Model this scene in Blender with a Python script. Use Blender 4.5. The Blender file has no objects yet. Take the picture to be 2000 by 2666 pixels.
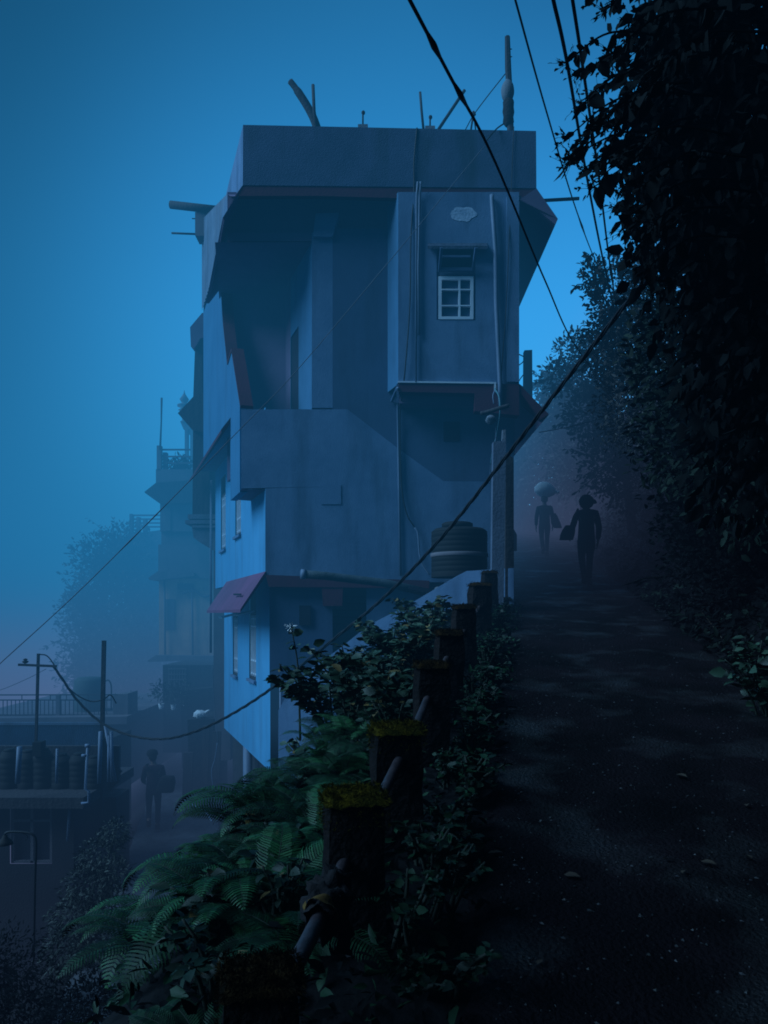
import bpy, bmesh, math, random
import numpy as np
from mathutils import Vector, Matrix, noise as mnoise
rnd = random.Random(7)
RS = np.random.RandomState(11)
S = bpy.context.scene
COL = S.collection
R = math.radians

# ------------------------------------------------------------------ camera
CAMZ = 1.6
cam = bpy.data.cameras.new('camera')
cam_o = bpy.data.objects.new('camera', cam)
COL.objects.link(cam_o)
cam_o.location = (0, 0, CAMZ)
cam_o.rotation_euler = (R(90), 0, 0)
cam.lens = 27.0
cam.sensor_width = 36.0
cam.shift_y = 0.1
cam.clip_start = 0.05
cam.clip_end = 1000
S.camera = cam_o
S.view_settings.view_transform = 'Standard'
S.view_settings.look = 'None'
S.view_settings.exposure = 0
S.view_settings.gamma = 1


def at(px, py, Y):
    """world point at distance Y seen in direction (px,py) of the survey photograph"""
    return Vector(((px - 1000) / 2000 * Y, Y, CAMZ + (1600 - py) / 2000 * Y))


# ------------------------------------------------------------------ materials
MATS = {}


def mat(name, c1, c2=None, rough=0.8, scale=3.0, stretch=(1, 1, 1), bump=0.0, bscale=30.0, dirt=None, island=0.0, spec=0.3, detail=6, metal=0.0):
    """plain painted / mineral / wooden surface: two colours mixed by noise, optional fine bump and streaky dirt"""
    if name in MATS:
        return MATS[name]
    m = bpy.data.materials.new(name)
    m.use_nodes = True
    nt = m.node_tree
    N, L = nt.nodes, nt.links
    b = N['Principled BSDF']
    b.inputs['Roughness'].default_value = rough
    b.inputs['Specular IOR Level'].default_value = spec
    b.inputs['Metallic'].default_value = metal
    c2 = c2 or tuple(x * 0.75 for x in c1)
    tc = N.new('ShaderNodeTexCoord')
    mp = N.new('ShaderNodeMapping')
    mp.inputs['Scale'].default_value = stretch
    L.new(tc.outputs['Object'], mp.inputs[0])
    nz = N.new('ShaderNodeTexNoise')
    nz.inputs['Scale'].default_value = scale
    nz.inputs['Detail'].default_value = detail
    nz.inputs['Roughness'].default_value = 0.62
    L.new(mp.outputs[0], nz.inputs['Vector'])
    rp = N.new('ShaderNodeMapRange')
    rp.inputs['From Min'].default_value = 0.36
    rp.inputs['From Max'].default_value = 0.64
    L.new(nz.outputs[0], rp.inputs[0])
    mx = N.new('ShaderNodeMix')
    mx.data_type = 'RGBA'
    L.new(rp.outputs[0], mx.inputs[0])
    mx.inputs[6].default_value = (*c1, 1)
    mx.inputs[7].default_value = (*c2, 1)
    col = mx.outputs[2]
    if dirt:
        mp2 = N.new('ShaderNodeMapping')
        mp2.inputs['Scale'].default_value = (2.6, 2.6, 0.5)
        L.new(tc.outputs['Object'], mp2.inputs[0])
        n2 = N.new('ShaderNodeTexNoise')
        n2.inputs['Scale'].default_value = 1.2
        n2.inputs['Detail'].default_value = 8
        L.new(mp2.outputs[0], n2.inputs['Vector'])
        r2 = N.new('ShaderNodeMapRange')
        r2.inputs['From Min'].default_value = 0.5
        r2.inputs['From Max'].default_value = 0.78
        r2.inputs['To Max'].default_value = dirt[3]
        L.new(n2.outputs[0], r2.inputs[0])
        m2 = N.new('ShaderNodeMix')
        m2.data_type = 'RGBA'
        L.new(r2.outputs[0], m2.inputs[0])
        L.new(col, m2.inputs[6])
        m2.inputs[7].default_value = (*dirt[:3], 1)
        col = m2.outputs[2]
    if island:
        g = N.new('ShaderNodeNewGeometry')
        mr = N.new('ShaderNodeMapRange')
        mr.inputs['To Min'].default_value = 1 - island
        mr.inputs['To Max'].default_value = 1 + island
        L.new(g.outputs['Random Per Island'], mr.inputs[0])
        m3 = N.new('ShaderNodeVectorMath')
        m3.operation = 'SCALE'
        L.new(col, m3.inputs[0])
        L.new(mr.outputs[0], m3.inputs['Scale'])
        col = m3.outputs[0]
    L.new(col, b.inputs['Base Color'])
    if bump:
        n3 = N.new('ShaderNodeTexNoise')
        n3.inputs['Scale'].default_value = bscale
        n3.inputs['Detail'].default_value = 5
        L.new(tc.outputs['Object'], n3.inputs['Vector'])
        bp = N.new('ShaderNodeBump')
        bp.inputs['Strength'].default_value = bump
        bp.inputs['Distance'].default_value = 0.03
        L.new(n3.outputs[0], bp.inputs['Height'])
        L.new(bp.outputs[0], b.inputs['Normal'])
    MATS[name] = m
    return m


# ------------------------------------------------------------------ mesh builder
class MB:
    def __init__(self):
        self.v, self.f, self.mi, self.sm = [], [], [], []

    def add(self, vs, fs, mi=0, smooth=False):
        o = len(self.v)
        self.v += [tuple(p) for p in vs]
        for f in fs:
            self.f.append([i + o for i in f])
            self.mi.append(mi)
            self.sm.append(smooth)
        return self

    def poly(self, pts, mi=0):
        return self.add(pts, [list(range(len(pts)))], mi)

    def prism(self, pts, vec, mi=0):
        vec = Vector(vec)
        n = len(pts)
        a = [Vector(p) for p in pts]
        b = [p + vec for p in a]
        fs = [list(range(n)), list(range(2 * n - 1, n - 1, -1))]
        fs += [[(i + 1) % n, i, i + n, (i + 1) % n + n] for i in range(n)]
        return self.add(a + b, fs, mi)

    def box(self, lo, hi, mi=0):
        x0, y0, z0 = lo
        x1, y1, z1 = hi
        return self.prism([(x0, y0, z0), (x1, y0, z0), (x1, y0, z1), (x0, y0, z1)], (0, y1 - y0, 0), mi)

    def tube(self, pts, r, n=8, mi=0, caps=True, smooth=True):
        pts = [Vector(p) for p in pts]
        rs = r if isinstance(r, (list, tuple)) else [r] * len(pts)
        vs, fs = [], []
        up = None
        for i, p in enumerate(pts):
            t = (pts[min(i + 1, len(pts) - 1)] - pts[max(i - 1, 0)]).normalized()
            if up is None:
                up = Vector((0, 0, 1)) if abs(t.z) < 0.9 else Vector((1, 0, 0))
            a = t.cross(up).normalized()
            up = a.cross(t).normalized()
            for k in range(n):
                w = 2 * math.pi * k / n
                vs.append(p + (a * math.cos(w) + up * math.sin(w)) * rs[i])
        for i in range(len(pts) - 1):
            for k in range(n):
                k2 = (k + 1) % n
                fs.append([i * n + k, i * n + k2, (i + 1) * n + k2, (i + 1) * n + k])
        if caps:
            fs.append(list(range(n))[::-1])
            fs.append([(len(pts) - 1) * n + k for k in range(n)])
        return self.add(vs, fs, mi, smooth)

    def lathe(self, c, prof, n=24, mi=0, smooth=True):
        vs, fs = [], []
        for (r, z) in prof:
            for k in range(n):
                w = 2 * math.pi * k / n
                vs.append((c[0] + r * math.cos(w), c[1] + r * math.sin(w), c[2] + z))
        for i in range(len(prof) - 1):
            for k in range(n):
                k2 = (k + 1) % n
                fs.append([i * n + k, i * n + k2, (i + 1) * n + k2, (i + 1) * n + k])
        fs.append([(len(prof) - 1) * n + k for k in range(n)])
        return self.add(vs, fs, mi, smooth)

    def bar(self, a, b, w, h=None, mi=0):
        """square bar from a to b"""
        a, b = Vector(a), Vector(b)
        h = h or w
        t = (b - a).normalized()
        up = Vector((0, 0, 1)) if abs(t.z) < 0.9 else Vector((0, 1, 0))
        s = t.cross(up).normalized() * w / 2
        u = s.cross(t).normalized() * h / 2
        return self.prism([a + s + u, a - s + u, a - s - u, a + s - u], b - a, mi)

    def build(self, name, mats, parent=None, bevel=0.0, recalc=True):
        off = Vector((0, 0, 0))
        if parent is not None:
            p = parent
            while p is not None:
                off += p.location
                p = p.parent
        me = bpy.data.meshes.new(name)
        me.from_pydata([tuple(Vector(p) - off) for p in self.v], [], self.f)
        if not isinstance(mats, (list, tuple)):
            mats = [mats]
        for m in mats:
            me.materials.append(m)
        me.polygons.foreach_set('material_index', self.mi)
        me.polygons.foreach_set('use_smooth', self.sm)
        if recalc:
            bm = bmesh.new()
            bm.from_mesh(me)
            bmesh.ops.recalc_face_normals(bm, faces=bm.faces)
            bm.to_mesh(me)
            bm.free()
        me.update()
        o = bpy.data.objects.new(name, me)
        COL.objects.link(o)
        o.parent = parent
        if bevel:
            md = o.modifiers.new('edge', 'BEVEL')
            md.width = bevel
            md.segments = 2
            md.limit_method = 'ANGLE'
            md.angle_limit = R(40)
        return o


def tag(o, label, cat, group=None, kind=None):
    if label:
        o['label'] = label
    if cat:
        o['category'] = cat
    if group:
        o['group'] = group
    if kind:
        o['kind'] = kind
    return o


def thing(name, label, cat, loc=(0, 0, 0), group=None):
    o = bpy.data.objects.new(name, None)
    COL.objects.link(o)
    o.location = loc
    o.empty_display_size = 0.2
    return tag(o, label, cat, group)


def struct(o):
    o['kind'] = 'structure'
    return o


def copy_tree(o, parent=None):
    c = o.copy()
    COL.objects.link(c)
    c.parent = parent
    for ch in list(o.children):
        copy_tree(ch, c)
    return c


def cat_spline(pts, n=10):
    """smooth line through points"""
    P = [Vector(p) for p in pts]
    P = [P[0] * 2 - P[1]] + P + [P[-1] * 2 - P[-2]]
    out = []
    for i in range(1, len(P) - 2):
        for k in range(n):
            t = k / n
            a, b, c, d = P[i - 1], P[i], P[i + 1], P[i + 2]
            out.append(0.5 * ((2 * b) + (c - a) * t + (2 * a - 5 * b + 4 * c - d) * t * t + (3 * b - a - 3 * c + d) * t ** 3))
    out.append(P[-2])
    return out


# ------------------------------------------------------------------ leaves
LEAF_V = np.array([[0, 0, 0], [.3, .34, .05], [.3, -.34, .05], [.42, 0, -.02], [.7, .25, .0], [.7, -.25, .0], [1, 0, -.14]], float)
LEAF_F = [[0, 3, 1], [0, 2, 3], [3, 4, 1], [3, 2, 5], [3, 6, 4], [3, 5, 6]]


def leaf_mesh(name, pos, axis, size, width, m, parent=None, roll=None, two=None):
    """one mesh of many separate small leaves (arrays of base point, direction, length)"""
    pos = np.asarray(pos, float)
    n = len(pos)
    ax = np.asarray(axis, float)
    ax /= np.linalg.norm(ax, axis=1)[:, None] + 1e-9
    ref = RS.normal(size=(n, 3)) * 0.55 + np.array([0, 0, 1.0]) if roll is None else RS.normal(size=(n, 3)) * roll + np.array([0, 0, 1.0])
    side = np.cross(ref, ax)
    side /= np.linalg.norm(side, axis=1)[:, None] + 1e-9
    nor = np.cross(ax, side)
    size = np.broadcast_to(np.asarray(size, float), (n,))
    width = np.broadcast_to(np.asarray(width, float), (n,))
    V = (pos[:, None, :] + (LEAF_V[None, :, 0:1] * ax[:, None, :] + LEAF_V[None, :, 1:2] * width[:, None, None] * side[:, None, :]
         + LEAF_V[None, :, 2:3] * nor[:, None, :]) * size[:, None, None]).reshape(-1, 3)
    off = np.zeros(3)
    p = parent
    while p is not None:
        off += np.array(p.location)
        p = p.parent
    V = V - off
    F = (np.array(LEAF_F)[None] + (np.arange(n) * len(LEAF_V))[:, None, None]).reshape(-1, 3)
    me = bpy.data.meshes.new(name)
    me.vertices.add(len(V))
    me.vertices.foreach_set('co', V.ravel())
    me.loops.add(F.size)
    me.loops.foreach_set('vertex_index', F.ravel().astype(np.int32))
    me.polygons.add(len(F))
    me.polygons.foreach_set('loop_start', np.arange(0, F.size, 3, dtype=np.int32))
    me.polygons.foreach_set('loop_total', np.full(len(F), 3, np.int32))
    for mm in (m if isinstance(m, list) else [m]):
        me.materials.append(mm)
    if two is not None and isinstance(m, list):
        pick = (RS.rand(n) < two).astype(np.int32)
        me.polygons.foreach_set('material_index', np.repeat(pick, len(LEAF_F)))
    me.update(calc_edges=True)
    o = bpy.data.objects.new(name, me)
    COL.objects.link(o)
    o.parent = parent
    return o


def blob_points(blobs, n, shell=0.55):
    """random points in overlapping ellipsoids (c, r), denser toward their skins, so that gaps stay between them"""
    w = np.array([b[1][0] * b[1][1] * b[1][2] for b in blobs]) ** 0.67
    k = RS.choice(len(blobs), n, p=w / w.sum())
    d = RS.normal(size=(n, 3))
    d /= np.linalg.norm(d, axis=1)[:, None]
    r = shell + (1 - shell) * RS.rand(n)
    r = np.where(RS.rand(n) < 0.12, r * 1.15, r)
    c = np.array([b[0] for b in blobs])[k]
    rr = np.array([b[1] for b in blobs])[k]
    return c + d * r[:, None] * rr, d
# ------------------------------------------------------------------ palette
M_wall_front = mat('faded blue plaster', (.12, .20, .33), (.085, .155, .27), .9, 1.7, dirt=(.025, .05, .09, .75), bump=.25, bscale=60)
M_wall_dark = mat('dark blue paint', (.05, .09, .17), (.04, .075, .14), .85, 1.0, dirt=(.02, .03, .05, .5), bump=.2, bscale=60)
M_wall_upper = mat('shaded pale blue paint', (.04, .17, .31), (.03, .145, .27), .85, .9, dirt=(.03, .09, .16, .5), bump=.2, bscale=60)  # pale blue paint darkened to carry the eave's shade
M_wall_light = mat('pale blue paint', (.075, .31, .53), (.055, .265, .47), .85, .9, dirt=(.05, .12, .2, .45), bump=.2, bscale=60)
M_parapet = mat('weathered parapet plaster', (.06, .10, .18), (.038, .075, .135), .9, 1.6, dirt=(.018, .045, .06, .85), bump=.25, bscale=50)
M_red = mat('dull red paint', (.075, .014, .032), (.055, .012, .026), .8, 2.0, dirt=(.04, .015, .03, .5), bump=.15)
M_awning = mat('red painted awning', (.17, .055, .12), (.125, .045, .095), .75, 1.5, dirt=(.12, .05, .1, .5), bump=.15)
M_soffit = mat('purplish soffit plaster', (.145, .105, .18), (.11, .085, .15), .9, 2.0)  # one even purplish plaster tone
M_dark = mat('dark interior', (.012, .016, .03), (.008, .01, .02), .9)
M_white = mat('white window paint', (.66, .72, .8), (.52, .58, .68), .6, 4.0)
M_glass = mat('dim window glass', (.05, .08, .14), (.035, .06, .11), .15, 1.0, spec=.6)
M_pipe = mat('grey plastic pipe', (.14, .18, .27), (.10, .14, .21), .55, 3)
M_pipe_dark = mat('mossy drain pipe', (.05, .07, .09), (.03, .045, .05), .8, 6, bump=.4)
M_wood = mat('weathered timber', (.05, .045, .05), (.025, .022, .028), .9, 4, (6, 6, .5), bump=.4, bscale=20)
M_tin = mat('corrugated tin', (.14, .19, .27), (.09, .13, .2), .6, 2.5, dirt=(.05, .04, .05, .6))
M_concrete = mat('grey concrete', (.16, .18, .22), (.10, .12, .15), .9, 3.0, dirt=(.04, .05, .06, .6), bump=.3)
M_post = mat('damp old concrete', (.014, .009, .009), (.006, .004, .0045), .95, 5.0, bump=.9, bscale=35, spec=.12)
M_moss = mat('yellow green moss', (.15, .10, .007), (.035, .032, .005), .95, 16.0, bump=1.0, bscale=140, island=.5, spec=.05)
M_moss_brown = mat('brown moss', (.036, .018, .005), (.010, .007, .004), .95, 14.0, bump=1.0, bscale=140, island=.5, spec=.05)
M_rail = mat('galvanised rail pipe', (.06, .042, .05), (.022, .016, .02), .5, 8, bump=.2, spec=.5)
M_rag = mat('dirty cloth rag', (.018, .014, .016), (.008, .006, .008), .95, 9, bump=.6)
M_rag_y = mat('ochre cloth strip', (.17, .09, .02), (.08, .04, .012), .95, 9)
M_cable = mat('black cable rubber', (.006, .007, .012), (.004, .005, .009), .6)
M_cable_grey = mat('grey weathered cable', (.10, .12, .16), (.07, .08, .11), .7)
M_black = mat('black plastic', (.005, .005, .006), (.003, .003, .004), .8, 3, dirt=(.012, .013, .016, .5))
M_rough_wood = mat('rough planks', (.07, .055, .06), (.03, .025, .03), .9, 3, (5, 5, .4), bump=.4)
M_stone = mat('rubble masonry', (.026, .024, .028), (.012, .012, .014), .95, 5, bump=.8, bscale=8)
M_haze_wall = mat('stained ochre render', (.68, .36, .24), (.42, .25, .19), .9, .9, dirt=(.06, .06, .07, .7))
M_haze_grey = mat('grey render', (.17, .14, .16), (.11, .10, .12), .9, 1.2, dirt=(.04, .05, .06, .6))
M_bark = mat('bark', (.006, .005, .005), (.003, .0026, .0026), 1.0, 6, (4, 4, .7), bump=.7, spec=0)
M_twig = mat('thin twigs', (.0012, .0012, .0014), (.0008, .0008, .001), 1.0, spec=0)
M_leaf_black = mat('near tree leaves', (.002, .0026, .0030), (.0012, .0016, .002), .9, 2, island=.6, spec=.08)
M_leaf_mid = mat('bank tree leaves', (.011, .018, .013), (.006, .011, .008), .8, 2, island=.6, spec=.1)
M_leaf_haze = mat('misty tree leaves', (.05, .045, .042), (.032, .03, .03), .7, 2, island=.5)  # paler, greyer leaves with haze put into their colour
M_fern_dark = mat('shaded fern green', (.009, .036, .014), (.005, .022, .009), .6, 3, island=.5, spec=.2)  # darker copy of the fern green, shade put into the colour
M_weed = mat('weed leaf green', (.008, .020, .011), (.005, .013, .007), .55, 3, island=.5, spec=.25)
M_fern = mat('fern green', (.018, .085, .026), (.012, .056, .018), .55, 3, island=.45, spec=.3)
M_fern_bright = mat('young fern green', (.03, .125, .03), (.028, .095, .022), .55, 3, island=.4, spec=.3)
M_fern_dead = mat('dead brown fern', (.02, .014, .012), (.01, .008, .008), .9, 3, island=.4)
M_shrub = mat('shrub leaf green', (.028, .055, .032), (.018, .04, .026), .5, 3, island=.5, spec=.3)
M_shrub_y = mat('yellowing shrub leaf', (.14, .10, .03), (.10, .06, .025), .6, 3, island=.5)
M_bush = mat('grey green bush leaf', (.028, .034, .026), (.018, .024, .02), .65, 3, island=.5)
M_stem = mat('green brown stem', (.03, .035, .025), (.02, .022, .018), .8)
M_cloth_dark = mat('dark cloth', (.006, .006, .008), (.003, .003, .005), .95, 8, bump=.3)
M_cloth_navy = mat('navy cloth', (.007, .008, .013), (.004, .005, .008), .95, 8, bump=.3)
M_cloth_red = mat('maroon cloth', (.05, .018, .028), (.035, .013, .022), .95, 8, bump=.3)
M_skin = mat('skin', (.16, .09, .07), (.13, .075, .06), .6)
M_hair = mat('black hair', (.008, .008, .01), (.005, .005, .007), .6)
M_sack = mat('white woven sack', (.82, .82, .84), (.7, .7, .74), .8, 12, bump=.4)
M_ground = mat('dark soil', (.007, .006, .007), (.003, .003, .004), .95, 3, bump=.8, bscale=12, spec=.15)
M_alley = mat('damp stone paving', (.06, .062, .075), (.028, .03, .038), .75, 2.2, bump=.8, bscale=7, spec=.4)
M_leaf_litter = mat('fallen leaf', (.05, .035, .024), (.022, .014, .010), .7, 5, island=.4)
M_stones = mat('wet gravel', (.016, .014, .018), (.006, .005, .007), .55, 4, island=.9, spec=.5)


def m_path():
    m = mat('wet gravelly asphalt', (.0095, .0058, .0078), (.0026, .0016, .0021), .8, 1.6, bump=1.0, bscale=55, spec=.12, detail=10)
    nt = m.node_tree
    N, L = nt.nodes, nt.links
    tc = N.new('ShaderNodeTexCoord')
    mp = N.new('ShaderNodeMapping')
    mp.inputs['Scale'].default_value = (1.3, 1.5, 1)
    L.new(tc.outputs['Object'], mp.inputs[0])
    nz = N.new('ShaderNodeTexNoise')
    nz.inputs['Scale'].default_value = 1.3
    nz.inputs['Detail'].default_value = 7
    L.new(mp.outputs[0], nz.inputs['Vector'])
    for sock, lo, hi in (('Roughness', .9, .5), ('Specular IOR Level', .06, .34)):
        r = N.new('ShaderNodeMapRange')
        r.inputs['From Min'].default_value = .52
        r.inputs['From Max'].default_value = .68
        r.inputs['To Min'].default_value = lo
        r.inputs['To Max'].default_value = hi
        L.new(nz.outputs[0], r.inputs[0])
        L.new(r.outputs[0], N['Principled BSDF'].inputs[sock])
    return m


M_path = m_path()


# ------------------------------------------------------------------ land
def zp(Y):
    return 0.15 * Y


def x_rail(Y):
    return -0.64 + 0.2 * Y if Y < 12 else 1.76 + 0.165 * (Y - 12)


def x_edge(Y):
    return -0.08 + 0.168 * Y


def x_alley(Y):
    return -0.45 - 0.2 * Y


def ground(X, Y):
    z0 = zp(min(max(Y, -6), 60))
    t = x_rail(Y) - X
    if t <= 0:
        s = X - (x_edge(Y) + 2.15)
        z = z0 - 0.02
        if s > 0:
            z = z0 + 0.35 * min(s, .5) + (1.5 * (s - .5) if s > .5 else 0)
            z = min(z, z0 + 9)
    else:
        drop = .32 * t if t < .95 else .304 + 2.3 * (t - .95)
        z = max(z0 - drop, -3.1)
        u = (x_alley(Y) - 1.55) - X
        if u > 0:
            z = max(min(z, -3.1 - .9 * u), -14)
    if Y < -1.6 and X > -3.5:
        z += min((-1.6 - Y) * 1.6, 7)  # unseen rise behind the viewer, added to keep light off the foreground
    n = mnoise.noise((X * .5, Y * .5, 0)) * .12 + mnoise.noise((X * 2, Y * 2, 3)) * .03
    onpath = -0.3 < X - x_edge(Y) < 2.2
    onalley = t > 0 and z <= -3.05
    return z + (0 if onpath or onalley else n)


def axis_vals(a, b, c, fine, lim):
    v = list(np.arange(b, c + 1e-6, fine))
    s, x = fine, c
    while x < lim[1]:
        s *= 1.25
        x += s
        v.append(x)
    s, x = fine, b
    while x > lim[0]:
        s *= 1.25
        x -= s
        v.insert(0, x)
    return v


xs = axis_vals(0, -7, 7, .22, (-160, 160))
ys = axis_vals(0, -3, 22, .25, (-40, 220))
b = MB()
V = [(x, y, ground(x, y)) for y in ys for x in xs]
nx = len(xs)
Fq = [[j * nx + i, j * nx + i + 1, (j + 1) * nx + i + 1, (j + 1) * nx + i] for j in range(len(ys) - 1) for i in range(nx - 1)]
b.add(V, Fq, 0, True)
struct(b.build('ground', M_ground))


def strip(name, left, right, y0, y1, dy, nx, zf, m, lift):
    b = MB()
    yy = np.arange(y0, y1 + 1e-6, dy)
    V = []
    for y in yy:
        for i in range(nx + 1):
            k = i / nx
            j = mnoise.noise((y * 1.3, 7 if i == 0 else 3, 1)) * .12 if i in (0, nx) else 0
            x = left(y) + (right(y) - left(y)) * k + j
            edge = -.045 if i in (0, nx) else 0
            V.append((x, y, zf(y) + lift + edge + .022 * mnoise.noise((x * 1.7, y * 1.7, 5)) + .012 * mnoise.noise((x * 6, y * 6, 2)) + .03 * mnoise.noise((x * .6, y * .5, 9))))
    n = nx + 1
    F = [[j * n + i, j * n + i + 1, (j + 1) * n + i + 1, (j + 1) * n + i] for j in range(len(yy) - 1) for i in range(nx)]
    b.add(V, F, 0, True)
    return struct(b.build(name, m))


strip('path', lambda y: x_edge(y) - .1, lambda y: x_edge(y) + 2.2, -1.2, 46, .12, 24, zp, M_path, .02)
strip('alley', lambda y: x_alley(y) - 1.6, lambda y: x_alley(y) + .25, 5, 34, .3, 10, lambda y: -3.1, M_alley, .04)

# loose stones on the path: uncountable
b = MB()
OCT = [(1, 0, 0), (-1, 0, 0), (0, 1, 0), (0, -1, 0), (0, 0, 1), (0, 0, -.6)]
OF = [[0, 2, 4], [2, 1, 4], [1, 3, 4], [3, 0, 4], [2, 0, 5], [1, 2, 5], [3, 1, 5], [0, 3, 5]]
for i in range(4200):
    Y = 1.2 + 11 * rnd.random() ** 1.3
    k = rnd.random() ** 1.4
    X = x_edge(Y) + .02 + 2.05 * k
    s = .003 + .008 * rnd.random() ** 3
    a = rnd.random() * 6.3
    ca, sa = math.cos(a), math.sin(a)
    sx, sy = s * rnd.uniform(.7, 1.6), s * rnd.uniform(.6, 1.1)
    zz = zp(Y) + .02 + .022 * mnoise.noise((X * 1.7, Y * 1.7, 5)) + .012 * mnoise.noise((X * 6, Y * 6, 2)) + .03 * mnoise.noise((X * .6, Y * .5, 9))
    b.add([(X + ca * p[0] * sx - sa * p[1] * sy, Y + sa * p[0] * sx + ca * p[1] * sy, zz + p[2] * s * .6) for p in OCT], OF)
o = b.build('gravel', M_stones, recalc=False)
tag(o, 'loose wet gravel scattered over the dark uphill path', 'gravel', kind='stuff')
# ------------------------------------------------------------------ the corner house
def FY(px, dy=0.0):
    return 12.3 + (px - 632) / 764 * 0.15 + dy


def F(px, py, dy=0.0):
    """point on the street front of the house; dy is how far it lies behind the front plane"""
    return at(px, py, FY(px, dy))


U = Vector((-.342, .94, 0))            # run of the left side wall
NL = Vector((-.94, -.342, 0))          # its outward normal
UP0 = Vector((F(628, 1275).x, FY(628), 0))    # corner of the jettied upper storey
LO0 = Vector((F(691, 1275).x, FY(691), 0))    # corner of the lower storeys


def SU(d, z, out=0.0):
    p = UP0 + U * d + NL * out
    return Vector((p.x, p.y, z))


def SL(d, z, out=0.0):
    p = LO0 + U * d + NL * out
    return Vector((p.x, p.y, z))


house = thing('corner_house', 'narrow blue house of several storeys with red sunshades and recessed balcony beside the uphill path', 'house', (0, 16, 0))
Zs = lambda py, Y: CAMZ + (1600 - py) / 2000 * Y
EPS = .004

# --- front wall, in the colours it is painted
b = MB()
b.poly([F(x, y) for x, y in [(905, 1066), (1037, 1168), (1155, 1253), (1338, 1255), (1338, 1516), (704, 1516), (691, 1497), (691, 1272), (905, 1266)]], 0)
b.poly([F(x, y) for x, y in [(866, 595), (1045, 595), (1045, 1040), (1338, 1040), (1338, 1255), (1155, 1253), (1037, 1168), (905, 1066), (866, 1066)]], 1)
b.build('front_wall', [M_wall_front, M_wall_dark], house)

# proud parapet band of the balcony, joint box and soffit of the jetty
b = MB()
b.prism([F(x, y) for x, y in [(628, 1066), (905, 1066), (905, 1266), (628, 1272)]], (0, .11, 0))
b.build('balcony_parapet', M_wall_front, house)
b = MB()
b.prism([F(x, y, -.012) for x, y in [(833, 1262), (888, 1262), (888, 1313), (836, 1313)]], (0, .009, 0))
b.build('joint_cover', M_wall_front, house)

# --- side wall of the jettied upper storey with its stepped wing
b = MB()
prof = [(.125, 3.58), (.125, 5.06), (.93, 6.12), (1.40, 6.02), (1.9, 6.9), (2.2, 7.72), (2.55, 7.8), (2.55, 8.5), (5.0, 8.5), (5.0, 4.92), (1.12, 4.92), (1.12, 3.58)]
b.prism([SU(d, z) for d, z in prof], -NL * .12)
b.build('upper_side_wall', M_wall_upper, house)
b = MB()       # red painted coping on the slanted wing
edge = [(.0, 4.9), (.93, 6.12), (1.40, 6.02), (1.9, 6.9), (2.2, 7.72)]
for (d0, z0), (d1, z1) in zip(edge[:-1], edge[1:]):
    a, c = SU(d0, z0 + .004, .015), SU(d1, z1 + .004, .015)
    b.prism([a, c, c + Vector((0, 0, .05)), a + Vector((0, 0, .05))], -NL * .21)
b.build('wing_coping', M_red, house)
b = MB()
b.poly([SU(-.02, 3.6), SU(1.12, 3.6), SL(1.3, 3.6, -.05), SL(0, 3.6, -.05)])
b.poly([SU(1.1, 4.925), SU(5.9, 4.925), SL(5.9, 4.925, -.05), SL(1.1, 4.925, -.05)])
b.build('jetty_soffit', M_soffit, house)
b = MB()      # red fascia along the foot of the upper wall: a narrow sunshade over the side windows
b.prism([SU(1.1, 5.02), SU(1.1, 4.8, .16), SU(1.1, 4.74, .16), SU(1.1, 4.92, 0)], U * 5.3)
b.build('side_sunshade', M_red, house)

# --- lower side wall with two window holes cut as polygons around them
def wall_with_holes(b, P, d0, d1, z0, z1, holes, mi=0):
    """vertical wall in (d,z) with rectangular openings, built of butted panels"""
    ds = sorted({d0, d1, *[h[0] for h in holes], *[h[1] for h in holes]})
    for a, c in zip(ds[:-1], ds[1:]):
        cut = sorted([(h[2], h[3]) for h in holes if h[0] <= a + 1e-6 and h[1] >= c - 1e-6])
        z = z0
        for lo, hi in cut:
            b.poly([P(a, z), P(c, z), P(c, lo), P(a, lo)], mi)
            z = hi
        b.poly([P(a, z), P(c, z), P(c, z1), P(a, z1)], mi)


hu = [(2.35, 3.0, 3.12, 4.62), (4.3, 5.0, 3.0, 4.6)]
hl = [(1.35, 2.02, .42, 2.0), (3.35, 3.95, .35, 1.95)]
b = MB()
wall_with_holes(b, SL, 0, 5.9, 2.2, 4.92, hu)
wall_with_holes(b, lambda d, z: SL(d, z, -.1), .1, 5.2, -.95, 2.3, hl)
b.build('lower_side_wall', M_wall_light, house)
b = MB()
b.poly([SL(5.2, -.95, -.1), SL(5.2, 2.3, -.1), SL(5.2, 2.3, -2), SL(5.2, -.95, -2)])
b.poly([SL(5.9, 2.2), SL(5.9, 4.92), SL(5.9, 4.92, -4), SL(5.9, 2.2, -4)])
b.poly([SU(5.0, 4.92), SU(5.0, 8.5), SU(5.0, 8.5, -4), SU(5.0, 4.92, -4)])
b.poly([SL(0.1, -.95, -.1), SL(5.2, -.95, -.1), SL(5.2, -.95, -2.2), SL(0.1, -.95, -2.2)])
b.build('underside', M_dark, house)


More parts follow.
